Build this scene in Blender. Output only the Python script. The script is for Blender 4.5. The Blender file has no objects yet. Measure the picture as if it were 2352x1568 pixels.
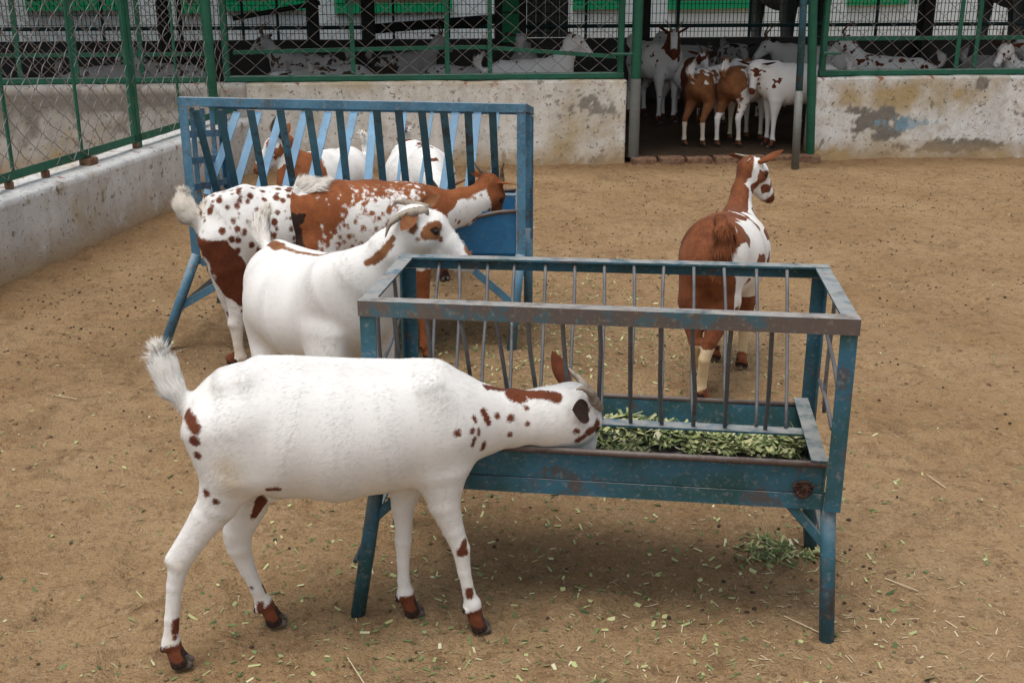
import bpy, math, random
import numpy as np
from mathutils import Vector
from mathutils.bvhtree import BVHTree

# ------------------------------------------------------------------ camera, sky, sun, exposure
FOC, PITCH, EYE = 2600.0, math.radians(18.3), 1.5      # focal length in units of a 2352 wide picture
scene = bpy.context.scene
COL = scene.collection
cam_data = bpy.data.cameras.new('camera')
cam_data.sensor_width = 36.0
cam_data.lens = FOC / 2352 * 36.0
cam_data.clip_start, cam_data.clip_end = 0.05, 500
cam = bpy.data.objects.new('camera', cam_data)
cam.location = (0, 0, EYE)
cam.rotation_euler = (math.pi / 2 - PITCH, 0, 0)
COL.objects.link(cam)
scene.camera = cam

SUN_EL, SUN_AZ = math.radians(74), math.radians(215)     # azimuth clockwise from +Y
world = bpy.data.worlds.new('World')
scene.world = world
world.use_nodes = True
wn, wl = world.node_tree.nodes, world.node_tree.links
sky = wn.new('ShaderNodeTexSky')
sky.sky_type = 'NISHITA'
sky.sun_disc = False
sky.sun_elevation, sky.sun_rotation = SUN_EL, SUN_AZ
sky.air_density, sky.dust_density = 1.0, 4.0
hsv = wn.new('ShaderNodeHueSaturation')                  # an overcast sky is nearly grey
hsv.inputs['Saturation'].default_value = 0.38
bg = wn['Background']
bg.inputs['Strength'].default_value = 0.12
wl.new(sky.outputs['Color'], hsv.inputs['Color'])
wl.new(hsv.outputs['Color'], bg.inputs['Color'])

sun_data = bpy.data.lights.new('sun', 'SUN')
sun_data.energy = 1.2
sun_data.angle = math.radians(30)
sun_data.color = (1.0, 0.97, 0.93)
sun = bpy.data.objects.new('sun', sun_data)
d = Vector((math.sin(SUN_AZ) * math.cos(SUN_EL), math.cos(SUN_AZ) * math.cos(SUN_EL), math.sin(SUN_EL)))
sun.rotation_euler = d.to_track_quat('Z', 'Y').to_euler()
COL.objects.link(sun)

vs = scene.view_settings
vs.view_transform, vs.look, vs.gamma, vs.exposure = 'Standard', 'None', 1.0, 0.45
vs.use_curve_mapping = False

# ------------------------------------------------------------------ helpers
rng = np.random.default_rng(7)
R = random.Random(5)
CAM = np.array([0, 0, EYE])
FWD = np.array([0, math.cos(PITCH), -math.sin(PITCH)])
UPV = np.array([0, math.sin(PITCH), math.cos(PITCH)])
XV = np.array([1.0, 0, 0])


def ray(x, y):
    return FWD + XV * ((x - 1176) / FOC) - UPV * ((y - 784) / FOC)


def G(x, y, z=0.0):                    # measured point at height z
    r = ray(x, y)
    return CAM + r * ((z - EYE) / r[2])


def at(x, y, Y):                       # measured point at distance Y
    r = ray(x, y)
    return CAM + r * (Y / r[1])


def depth_of(P):
    return float((np.asarray(P) - CAM) @ FWD)


def unit(v):
    v = np.asarray(v, float)
    return v / max(np.linalg.norm(v), 1e-9)


def V3(*a):
    return np.array(a, float)


class NT:
    """small wrapper to write node materials"""
    def __init__(self, name):
        self.m = bpy.data.materials.new(name)
        self.m.use_nodes = True
        self.t = self.m.node_tree
        self.b = self.t.nodes['Principled BSDF']
        self.tc = None

    def link(self, a, b):
        self.t.links.new(a, b)

    def put(self, sock, v):
        if hasattr(v, 'default_value') or isinstance(v, bpy.types.NodeSocket):
            self.link(v, sock)
        else:
            sock.default_value = v

    def coord(self, kind='Object'):
        if self.tc is None:
            self.tc = self.t.nodes.new('ShaderNodeTexCoord')
        return self.tc.outputs[kind]

    def mapping(self, scale=(1, 1, 1), kind='Object', loc=(0, 0, 0)):
        n = self.t.nodes.new('ShaderNodeMapping')
        n.inputs['Scale'].default_value = scale
        n.inputs['Location'].default_value = loc
        self.link(self.coord(kind), n.inputs['Vector'])
        return n.outputs[0]

    def noise(self, scale, detail=4, rough=0.55, vec=None, dist=0.0):
        n = self.t.nodes.new('ShaderNodeTexNoise')
        n.inputs['Scale'].default_value = scale
        n.inputs['Detail'].default_value = detail
        n.inputs['Roughness'].default_value = rough
        n.inputs['Distortion'].default_value = dist
        self.link(vec if vec is not None else self.coord(), n.inputs['Vector'])
        return n.outputs['Fac']

    def voronoi(self, scale, vec=None, feature='F1', out='Distance'):
        n = self.t.nodes.new('ShaderNodeTexVoronoi')
        n.feature = feature
        n.inputs['Scale'].default_value = scale
        self.link(vec if vec is not None else self.coord(), n.inputs['Vector'])
        return n.outputs[out]

    def attr(self, name, out='Fac'):
        n = self.t.nodes.new('ShaderNodeAttribute')
        n.attribute_name = name
        return n.outputs[out]

    def rng(self, v, lo, hi, a=0.0, b=1.0):
        n = self.t.nodes.new('ShaderNodeMapRange')
        n.interpolation_type = 'SMOOTHSTEP'
        self.put(n.inputs[0], v)
        for i, x in enumerate((lo, hi, a, b)):
            n.inputs[i + 1].default_value = x
        return n.outputs[0]

    def math(self, op, a, b=0.0):
        n = self.t.nodes.new('ShaderNodeMath')
        n.operation = op
        self.put(n.inputs[0], a)
        self.put(n.inputs[1], b)
        return n.outputs[0]

    def mix(self, fac, a, b):
        n = self.t.nodes.new('ShaderNodeMix')
        n.data_type = 'RGBA'
        self.put(n.inputs[0], fac)
        for s, v in ((n.inputs[6], a), (n.inputs[7], b)):
            if isinstance(v, tuple):
                s.default_value = v if len(v) == 4 else (*v, 1)
            else:
                self.link(v, s)
        return n.outputs[2]

    def sep(self, v):
        n = self.t.nodes.new('ShaderNodeSeparateXYZ')
        self.link(v, n.inputs[0])
        return n.outputs

    def bump(self, h, strength=0.5, dist=0.01, normal=None):
        n = self.t.nodes.new('ShaderNodeBump')
        n.inputs['Strength'].default_value = strength
        n.inputs['Distance'].default_value = dist
        self.link(h, n.inputs['Height'])
        if normal is not None:
            self.link(normal, n.inputs['Normal'])
        return n.outputs[0]

    def out(self, color=None, rough=0.8, normal=None, metal=0.0, spec=0.3):
        if color is not None:
            self.put(self.b.inputs['Base Color'], color if not isinstance(color, tuple) else (*color, 1))
        self.put(self.b.inputs['Roughness'], rough)
        self.b.inputs['Metallic'].default_value = metal
        self.b.inputs['Specular IOR Level'].default_value = spec
        if normal is not None:
            self.link(normal, self.b.inputs['Normal'])
        return self.m


class MB:
    """collects boxes, bars, tubes and sheets and links them as one mesh object"""
    def __init__(self):
        self.v, self.f, self.n = [], [], 0
        self.attrs = {}

    def add(self, verts, faces):
        o = self.n
        self.v.append(np.asarray(verts, float).reshape(-1, 3))
        self.n += len(self.v[-1])
        self.f += [tuple(i + o for i in q) for q in faces]

    def box(self, c, size, ax=None):
        ax = np.eye(3) if ax is None else np.asarray(ax)
        s = np.asarray(size) / 2
        k = np.array([(x, y, z) for z in (-1, 1) for y in (-1, 1) for x in (-1, 1)]) * s
        self.add(np.asarray(c) + k @ ax, [(0, 2, 3, 1), (4, 5, 7, 6), (0, 1, 5, 4), (2, 6, 7, 3), (0, 4, 6, 2), (1, 3, 7, 5)])

    def prism(self, p0, p1, prof, e1, e2):
        """closed 2-D profile (list of (a,b) along e1,e2) swept from p0 to p1"""
        p0, p1, e1, e2 = map(lambda q: np.asarray(q, float), (p0, p1, e1, e2))
        pr = np.array([a * e1 + b * e2 for a, b in prof])
        n = len(pr)
        self.add(np.vstack([p0 + pr, p1 + pr]),
                 [(i, (i + 1) % n, n + (i + 1) % n, n + i) for i in range(n)] + [tuple(range(n))[::-1], tuple(range(n, 2 * n))])

    def bar(self, p0, p1, w, t, up=(0, 0, 1)):
        p0, p1 = np.asarray(p0, float), np.asarray(p1, float)
        a = unit(p1 - p0)
        e2 = np.asarray(up, float)
        e2 = unit(e2 - a * (e2 @ a))
        e1 = np.cross(e2, a)
        c = min(w, t) * 0.18
        w, t = w / 2, t / 2
        self.prism(p0, p1, [(-w + c, -t), (w - c, -t), (w, -t + c), (w, t - c), (w - c, t), (-w + c, t), (-w, t - c), (-w, -t + c)], e1, e2)

    def angle(self, p0, p1, e1, e2, leg=0.035, t=0.004):
        """angle iron: corner edge runs p0-p1, flanges along e1 and e2"""
        self.prism(p0, p1, [(0, 0), (leg, 0), (leg, t), (t, t), (t, leg), (0, leg)], unit(e1), unit(e2))

    def tube(self, pts, r, sides=8, cap=True):
        pts = np.asarray(pts, float)
        n = len(pts)
        rr = np.broadcast_to(np.asarray(r, float), (n,))
        tan = np.gradient(pts, axis=0)
        tan /= np.maximum(np.linalg.norm(tan, axis=1, keepdims=True), 1e-9)
        ref = V3(0, 0, 1) if abs(tan[0] @ V3(0, 0, 1)) < 0.9 else V3(0, 1, 0)
        e1 = unit(np.cross(tan[0], ref))
        ang = np.linspace(0, 2 * np.pi, sides, endpoint=False)
        out = []
        for i in range(n):
            e1 = unit(e1 - tan[i] * (e1 @ tan[i]))
            e2 = np.cross(tan[i], e1)
            out.append(pts[i] + rr[i] * (np.cos(ang)[:, None] * e1 + np.sin(ang)[:, None] * e2))
        f = []
        for i in range(n - 1):
            for j in range(sides):
                k = (j + 1) % sides
                f.append((i * sides + j, i * sides + k, (i + 1) * sides + k, (i + 1) * sides + j))
        if cap:
            f += [tuple(range(sides))[::-1], tuple(range((n - 1) * sides, n * sides))]
        self.add(np.vstack(out), f)

    def build(self, name, material, parent=None, smooth=False, bevel=0.0):
        v = np.vstack(self.v) if self.v else np.zeros((0, 3))
        return mesh_obj(name, v, self.f, material, parent, smooth, bevel)


def mesh_obj(name, v, f, material, parent=None, smooth=False, bevel=0.0, attrs=None):
    me = bpy.data.meshes.new(name)
    o = bpy.data.objects.new(name, me)
    COL.objects.link(o)
    v = np.asarray(v, float)
    if parent is not None:
        o.parent = parent
        v = v - np.array(parent.location)
    elif len(v):
        org = V3(*(v.min(0) + v.max(0)) / 2)
        org[2] = v[:, 2].min()
        o.location = org
        v = v - org
    if isinstance(f, np.ndarray):
        k = f.shape[1]
        me.vertices.add(len(v))
        me.vertices.foreach_set('co', v.astype(np.float32).ravel())
        me.loops.add(f.size)
        me.loops.foreach_set('vertex_index', f.astype(np.int32).ravel())
        me.polygons.add(len(f))
        me.polygons.foreach_set('loop_start', np.arange(0, f.size, k, dtype=np.int32))
        me.update(calc_edges=True)
    else:
        me.from_pydata(v.tolist(), [], f)
        me.update()
    me.validate()
    if smooth:
        me.polygons.foreach_set('use_smooth', [True] * len(me.polygons))
    for k, a in (attrs or {}).items():
        at_ = me.attributes.new(k, 'FLOAT', 'POINT')
        at_.data.foreach_set('value', np.asarray(a, np.float32))
    if material is not None:
        me.materials.append(material)
    if bevel:
        b = o.modifiers.new('bevel', 'BEVEL')
        b.width, b.segments, b.limit_method = bevel, 2, 'ANGLE'
    return o


def tag(o, label=None, cat=None, group=None, kind=None):
    for k, v in (('label', label), ('category', cat), ('group', group), ('kind', kind)):
        if v:
            o[k] = v
    return o


def empty(name, loc, label, cat, group=None):
    o = bpy.data.objects.new(name, None)
    o.location = tuple(loc)
    o.empty_display_size = 0.1
    COL.objects.link(o)
    return tag(o, label, cat, group)


# value noise in numpy, used for relief and for the outlines of patches
def vnoise(p, seed=0):
    p = np.asarray(p, float)
    i = np.floor(p).astype(np.int64)
    fr = p - i
    fr = fr * fr * (3 - 2 * fr)
    out = np.zeros(len(p))
    dims = p.shape[1]
    for c in range(2 ** dims):
        w = np.ones(len(p))
        h = np.full(len(p), seed * 1013 + 17, np.int64)
        for k in range(dims):
            b = (c >> k) & 1
            w *= fr[:, k] if b else 1 - fr[:, k]
            h = (h * 374761393 + (i[:, k] + b) * 668265263) & 0x7fffffff
            h = ((h ^ (h >> 13)) * 1274126177) & 0x7fffffff
        out += w * ((h ^ (h >> 16)) & 0xffff) / 65535.0
    return out


def fbm(p, oct=4, seed=0, gain=0.5):
    s, a, t = 0, 1.0, 0
    p = np.asarray(p, float)
    for o in range(oct):
        s = s + a * vnoise(p * 2 ** o + o * 13.7, seed + o)
        t += a
        a *= gain
    return s / t


# ------------------------------------------------------------------ materials of the setting
def m_dirt(dark=False):
    n = NT('shed_dirt' if dark else 'dirt')
    a = n.noise(1.3, 5, 0.6)
    b = n.noise(14, 6, 0.65)
    c = n.noise(90, 4, 0.7)
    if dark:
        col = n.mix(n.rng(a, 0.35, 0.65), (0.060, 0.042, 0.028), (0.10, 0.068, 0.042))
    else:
        col = n.mix(n.rng(a, 0.3, 0.7), (0.340, 0.214, 0.106), (0.420, 0.284, 0.152))
        col = n.mix(n.math('MULTIPLY', n.rng(b, 0.48, 0.72), 0.6), col, (0.175, 0.098, 0.047))
        col = n.mix(n.math('MULTIPLY', n.rng(n.noise(3.3, 5, 0.7, dist=0.6), 0.52, 0.72), 0.55), col, (0.19, 0.118, 0.064))
        col = n.mix(n.math('MULTIPLY', n.rng(n.noise(2.1, 5, 0.65, vec=n.mapping((1, 1, 1), loc=(5, 3, 0))), 0.52, 0.70), 0.5), col, (0.40, 0.275, 0.155))
        stain_shade_fac = n.attr('stain_shade')
        col = n.mix(n.math('MULTIPLY', stain_shade_fac, 0.75), col, (0.145, 0.088, 0.048))  # darker soil: trodden stains, with shade of the racks painted in
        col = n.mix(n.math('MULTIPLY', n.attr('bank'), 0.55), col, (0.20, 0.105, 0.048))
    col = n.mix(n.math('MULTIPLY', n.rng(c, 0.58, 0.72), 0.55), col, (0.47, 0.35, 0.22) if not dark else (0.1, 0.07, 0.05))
    col = n.mix(n.math('MULTIPLY', n.rng(n.noise(130, 3, 0.7), 0.56, 0.66), 0.6), col, (0.10, 0.062, 0.036))
    if not dark:
        col = n.mix(n.math('MULTIPLY', n.rng(n.noise(46, 5, 0.8, dist=0.4), 0.545, 0.63), 0.5), col, (0.120, 0.074, 0.041))
        col = n.mix(n.math('MULTIPLY', n.rng(n.noise(21, 5, 0.8, dist=0.5, vec=n.mapping((1, 1, 1), loc=(2, 8, 0))), 0.56, 0.66), 0.55), col, (0.150, 0.092, 0.050))
        col = n.mix(n.math('MULTIPLY', n.rng(n.noise(44, 4, 0.75, vec=n.mapping((1, 1, 1), loc=(7, 3, 0))), 0.555, 0.68), 0.5), col, (0.50, 0.375, 0.235))
    h = n.math('ADD', n.math('ADD', n.math('MULTIPLY', b, 1.0), n.math('MULTIPLY', c, 0.5)), n.math('MULTIPLY', n.noise(38, 4, 0.7), 0.7))
    nrm = n.bump(h, 1.0, 0.026)
    return n.out(col, 0.95, nrm, spec=0.12)


def m_wall(name, yellow=0.5, grey=0.5, blue=0.0, base=(0.56, 0.545, 0.50)):
    n = NT(name)
    a, b, c = n.noise(1.7, 5, 0.62), n.noise(7, 5, 0.65, dist=0.4), n.noise(34, 4, 0.6, dist=0.3)
    streak = n.noise(1.0, 5, 0.6, vec=n.mapping((9, 9, 1.6)))
    col = n.mix(n.rng(streak, 0.35, 0.7), base, tuple(x * 0.82 for x in base))
    col = n.mix(n.math('MULTIPLY', n.rng(a, 0.62 - 0.22 * yellow, 0.78), 0.85), col, (0.44, 0.335, 0.16))
    col = n.mix(n.math('MULTIPLY', n.rng(n.noise(3.1, 6, 0.7, dist=0.5), 0.68 - 0.14 * grey, 0.72 - 0.12 * grey), 0.8), col, (0.215, 0.195, 0.17))
    if blue or grey > .7:
        col = n.mix(n.attr('ochre'), col, (0.42, 0.285, 0.10))
        col = n.mix(n.attr('peel'), col, (0.20, 0.185, 0.16))
        col = n.mix(n.math('MULTIPLY', n.attr('blue'), 0.7), col, (0.20, 0.38, 0.50))
    col = n.mix(n.math('MULTIPLY', n.rng(n.noise(13, 6, 0.75, dist=0.6), 0.48, 0.68), 0.25 + 0.5 * yellow), col, (0.39, 0.32, 0.215))
    col = n.mix(n.math('MULTIPLY', n.rng(n.noise(75, 4, 0.7), 0.52, 0.70), 0.3), col, (0.26, 0.22, 0.165))
    col = n.mix(n.math('MULTIPLY', n.rng(b, 0.635, 0.68), 0.8), col, (0.22, 0.185, 0.14))
    col = n.mix(n.math('MULTIPLY', n.rng(c, 0.60, 0.66), 0.75), col, (0.135, 0.112, 0.09))
    # brick showing through chips along the coping, and soil splashed up the foot
    brick = n.math('MULTIPLY', n.rng(n.noise(9, 4, 0.6, vec=n.mapping((1, 1, 1), loc=(9, 2, 1))), 0.63, 0.66), n.attr('coping'))
    col = n.mix(brick, col, (0.33, 0.115, 0.06))
    ft = n.math('MULTIPLY', n.attr('foot'), n.rng(n.noise(6, 5, 0.7), 0.22, 0.5))
    col = n.mix(ft, col, (0.38, 0.265, 0.14))
    h = n.math('SUBTRACT', n.math('ADD', n.math('MULTIPLY', c, 0.6), n.math('MULTIPLY', n.noise(70, 3, 0.6), 0.35)), n.math('MULTIPLY', n.rng(b, 0.62, 0.67), 0.8))
    return n.out(col, 0.93, n.bump(h, 0.7, 0.008), spec=0.15)


def m_paint(name, c1, c2, rust, worn, rust_amt=0.5, dust=0.4):
    """brushed paint on steel: two tones, rusty and worn patches, dust on the faces that look up"""
    n = NT(name)
    a, b, c = n.noise(5, 5, 0.65, dist=0.3), n.noise(22, 5, 0.7), n.noise(75, 4, 0.7)
    col = n.mix(n.rng(a, 0.38, 0.62), c1, c2)
    col = n.mix(n.math('MULTIPLY', n.rng(b, 0.6, 0.75), 0.45), col, tuple(x * 0.45 for x in c1))
    r = n.math('ADD', n.math('MULTIPLY', a, 0.35), n.math('MULTIPLY', n.noise(9, 6, 0.75, vec=n.mapping((1, 1, 1), loc=(4, 7, 2))), 0.65))
    col = n.mix(n.math('MULTIPLY', n.rng(r, 0.62 - 0.16 * rust_amt, 0.67 - 0.13 * rust_amt), 0.85), col, rust)
    col = n.mix(n.math('MULTIPLY', n.rng(c, 0.54, 0.68), 0.6), col, worn)
    g = n.t.nodes.new('ShaderNodeNewGeometry')
    up = n.rng(n.sep(g.outputs['Normal'])[2], 0.3, 0.9)
    col = n.mix(n.math('MULTIPLY', n.math('MULTIPLY', up, n.rng(b, 0.25, 0.6)), dust), col, (0.36, 0.345, 0.32))
    return n.out(col, n.rng(b, 0.3, 0.7, 0.45, 0.75), n.bump(n.math('ADD', b, c), 0.35, 0.002), spec=0.4)


M = {}
M['dirt'] = m_dirt()
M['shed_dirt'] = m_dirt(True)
M['wall'] = m_wall('whitewash', 0.5, 0.3, 0.8, base=(0.76, 0.735, 0.67))
M['wall_right'] = m_wall('whitewash_stained', 0.75, 0.35, 0.8, base=(0.76, 0.755, 0.72))
M['wall_side'] = m_wall('whitewash_grey', 0.2, 0.0, 0.0, base=(0.68, 0.685, 0.67))
M['wall_far'] = m_wall('whitewash_bare', 0.3, 0.75, base=(0.50, 0.48, 0.44))
M['feeder'] = m_paint('teal_paint', (0.020, 0.070, 0.072), (0.030, 0.115, 0.170), (0.080, 0.060, 0.052), (0.19, 0.20, 0.195), 0.5, 0.75)
M['feeder_blue'] = m_paint('blue_paint', (0.055, 0.150, 0.225), (0.085, 0.225, 0.335), (0.095, 0.085, 0.078), (0.24, 0.26, 0.27), 0.6, 0.6)
M['slat_lit'] = m_paint('slat_paint_lit', (0.075, 0.235, 0.40), (0.11, 0.33, 0.54), (0.12, 0.13, 0.14), (0.22, 0.27, 0.31), 0.25, 0.5)  # rear slats: sky light on the blue paint put into its colour
M['slat_shaded'] = m_paint('slat_paint_shaded', (0.042, 0.125, 0.165), (0.060, 0.175, 0.235), (0.045, 0.038, 0.034), (0.07, 0.09, 0.10), 0.6, 0.3)  # front slats: wear and rust, plus shade put into the colour
M['feeder_sheet'] = m_paint('blue_sheet', (0.018, 0.125, 0.27), (0.03, 0.18, 0.36), (0.07, 0.06, 0.055), (0.12, 0.16, 0.18), 0.15, 0.4)
M['rod'] = m_paint('bare_rod', (0.10, 0.10, 0.105), (0.13, 0.13, 0.135), (0.085, 0.06, 0.045), (0.16, 0.17, 0.18), 0.5, 0.2)
M['rust'] = m_paint('rusty_edge', (0.10, 0.07, 0.058), (0.085, 0.052, 0.042), (0.06, 0.03, 0.02), (0.14, 0.12, 0.11), 0.6, 0.3)
M['rail'] = m_paint('rusty_teal_rail', (0.115, 0.088, 0.074), (0.095, 0.078, 0.070), (0.035, 0.115, 0.145), (0.21, 0.185, 0.145), 0.7, 0.75)
M['green'] = m_paint('green_paint', (0.012, 0.105, 0.062), (0.016, 0.135, 0.078), (0.02, 0.06, 0.045), (0.07, 0.12, 0.09), 0.2, 0.5)
M['greysteel'] = m_paint('grey_steel', (0.13, 0.135, 0.12), (0.16, 0.165, 0.15), (0.10, 0.08, 0.06), (0.20, 0.20, 0.18), 0.4, 0.3)
M['wire'] = m_paint('galvanised_wire', (0.24, 0.215, 0.20), (0.22, 0.215, 0.21), (0.17, 0.095, 0.06), (0.36, 0.36, 0.36), 0.5, 0.2)
n = NT('black_steel'); M['black'] = n.out(n.mix(n.noise(8), (0.012, 0.014, 0.015), (0.03, 0.032, 0.03)), 0.6)
n = NT('dark_teal_steel'); M['darkteal'] = n.out(n.mix(n.noise(8), (0.012, 0.045, 0.045), (0.02, 0.07, 0.07)), 0.6)
n = NT('white_plaster'); M['plaster'] = n.out(n.mix(n.rng(n.noise(1.5, 5, 0.6), 0.3, 0.7), (0.52, 0.59, 0.60), (0.62, 0.68, 0.69)), 0.9, spec=0.1)
n = NT('green_gloss'); M['gloss'] = n.out(n.mix(n.noise(3), (0.005, 0.23, 0.09), (0.008, 0.30, 0.12)), 0.45)
n = NT('window_dark'); M['dark'] = n.out(n.mix(n.noise(2), (0.05, 0.05, 0.04), (0.16, 0.12, 0.07)), 0.3)
n = NT('dark_brick_wall'); M['darkwall'] = n.out(n.mix(n.noise(5, 5), (0.045, 0.042, 0.04), (0.085, 0.08, 0.075)), 0.9)
n = NT('roof_sheet'); M['roof'] = n.out(n.mix(n.noise(3, 4), (0.12, 0.11, 0.10), (0.17, 0.16, 0.15)), 0.8)
n = NT('brick_red'); M['brick'] = n.out(n.mix(n.rng(n.noise(25, 4), 0.4, 0.6), (0.165, 0.082, 0.055), (0.235, 0.150, 0.092)), 0.95, n.bump(n.noise(60, 4), 0.5, 0.005), spec=0.1)
n = NT('iron_dark_grey'); M['tank'] = n.out(n.mix(n.noise(6, 4), (0.045, 0.047, 0.045), (0.075, 0.075, 0.072)), 0.75)
n = NT('trough_floor'); M['zinc'] = n.out(n.mix(n.rng(n.noise(12, 5), 0.35, 0.65), (0.10, 0.088, 0.075), (0.16, 0.14, 0.12)), 0.8, n.bump(n.noise(40), 0.3, 0.003))
# ------------------------------------------------------------------ ground
WL0, WLd = V3(0.897, 9.028, 0), unit(V3(1, 0.1115, 0))          # front face line of the back wall
LW0 = G(49, 642)
LWd = unit(G(401, 482) - LW0)                                    # front face line of the side wall, going away
LWn = V3(-LWd[1], LWd[0], 0)                                     # away from the yard


def on_line(o, dvec, px, z):
    """point of the upright plane through o along dvec seen at column px, at height z"""
    lo, hi = -12.0, 12.0
    best, bt = 1e9, 0
    for t in np.linspace(lo, hi, 4801):
        P = o + dvec * t
        q = P + V3(0, 0, z - P[2]) - CAM
        Z = q @ FWD
        if Z < 0.5:
            continue
        e = abs(1176 + FOC * q[0] / Z - px)
        if e < best:
            best, bt = e, t
    P = o + dvec * bt
    return V3(P[0], P[1], z)


def seg_dist(p, a, b):
    ab = b - a
    t = np.clip(((p - a) @ ab) / (ab @ ab), 0, 1)
    return np.linalg.norm(p - a - t[:, None] * ab, axis=1)


def relief(xy):
    h = 0.016 * (fbm(xy * 1.4, 3, 3) - 0.5) + 0.020 * (fbm(xy * 6.5, 3, 9) - 0.5) + 0.011 * (fbm(xy * 20, 2, 4) - 0.5)
    k = fbm(xy * 9.0, 2, 31)
    h -= 0.014 * np.clip((k - 0.60) / 0.1, 0, 1)                 # hoof prints
    a = WL0[:2] + WLd[:2] * -2.9
    b = WL0[:2] + WLd[:2] * 5
    db = seg_dist(xy, a, b)
    dl = seg_dist(xy, LW0[:2] - LWd[:2] * 3, LW0[:2] + LWd[:2] * 3.6)
    w = np.minimum(db, dl)
    h += 0.03 * np.exp(-(w / 0.12) ** 2) * fbm(xy * 5, 2, 77)
    return h


def axis(lo, a, b, hi, step):
    return np.concatenate([np.linspace(lo, a, 14)[:-1], np.arange(a, b, step), np.linspace(b, hi, 14)])


def build_ground():
    xs = axis(-60, -3.2, 4.8, 60, 0.018)
    ys = axis(-8, 1.5, 9.3, 90, 0.018)
    X, Y = np.meshgrid(xs, ys)
    xy = np.stack([X.ravel(), Y.ravel()], 1)
    inside = (xy[:, 0] > -3.2) & (xy[:, 0] < 4.8) & (xy[:, 1] > 1.5) & (xy[:, 1] < 9.3)
    z = np.zeros(len(xy))
    z[inside] = relief(xy[inside])
    z[~inside] -= 0.004
    nx, ny = len(xs), len(ys)
    i = np.arange(nx * ny).reshape(ny, nx)
    f = np.stack([i[:-1, :-1], i[:-1, 1:], i[1:, 1:], i[1:, :-1]], -1).reshape(-1, 4)
    stain_shade = np.zeros(len(xy))  # stained soil plus painted-in shade, under and round the racks
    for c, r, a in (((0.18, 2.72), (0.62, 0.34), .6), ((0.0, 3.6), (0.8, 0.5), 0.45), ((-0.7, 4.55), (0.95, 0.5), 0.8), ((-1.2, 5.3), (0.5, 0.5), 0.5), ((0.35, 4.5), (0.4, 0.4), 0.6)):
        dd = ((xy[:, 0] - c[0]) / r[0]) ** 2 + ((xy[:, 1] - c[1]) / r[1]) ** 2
        stain_shade = np.maximum(stain_shade, a * np.exp(-dd))
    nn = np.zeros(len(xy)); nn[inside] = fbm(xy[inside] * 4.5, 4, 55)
    stain_shade = np.clip(stain_shade * (0.35 + 1.3 * nn), 0, 1)
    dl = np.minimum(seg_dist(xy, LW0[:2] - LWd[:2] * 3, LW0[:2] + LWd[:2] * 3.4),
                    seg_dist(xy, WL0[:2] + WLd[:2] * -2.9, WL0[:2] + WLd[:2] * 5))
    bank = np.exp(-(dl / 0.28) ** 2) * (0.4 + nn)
    g = mesh_obj('ground', np.column_stack([xy, z]), f, M['dirt'], smooth=True, attrs={'stain_shade': stain_shade, 'bank': np.clip(bank, 0, 1)})
    tag(g, 'trampled sandy brown dirt of the goat yard', 'ground', kind='structure')


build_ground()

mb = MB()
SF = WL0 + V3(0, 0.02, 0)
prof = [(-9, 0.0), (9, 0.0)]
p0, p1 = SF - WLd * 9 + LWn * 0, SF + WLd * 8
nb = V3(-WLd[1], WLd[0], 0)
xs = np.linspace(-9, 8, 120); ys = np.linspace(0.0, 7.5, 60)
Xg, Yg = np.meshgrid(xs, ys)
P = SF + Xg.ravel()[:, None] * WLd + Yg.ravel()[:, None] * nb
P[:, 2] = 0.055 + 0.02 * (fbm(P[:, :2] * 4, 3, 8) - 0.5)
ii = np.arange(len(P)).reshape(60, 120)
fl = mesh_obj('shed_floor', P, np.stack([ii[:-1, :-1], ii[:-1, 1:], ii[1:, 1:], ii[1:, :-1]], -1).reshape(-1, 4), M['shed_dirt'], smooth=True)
tag(fl, 'dark earth floor under the goat shed', 'ground', kind='structure')


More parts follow.
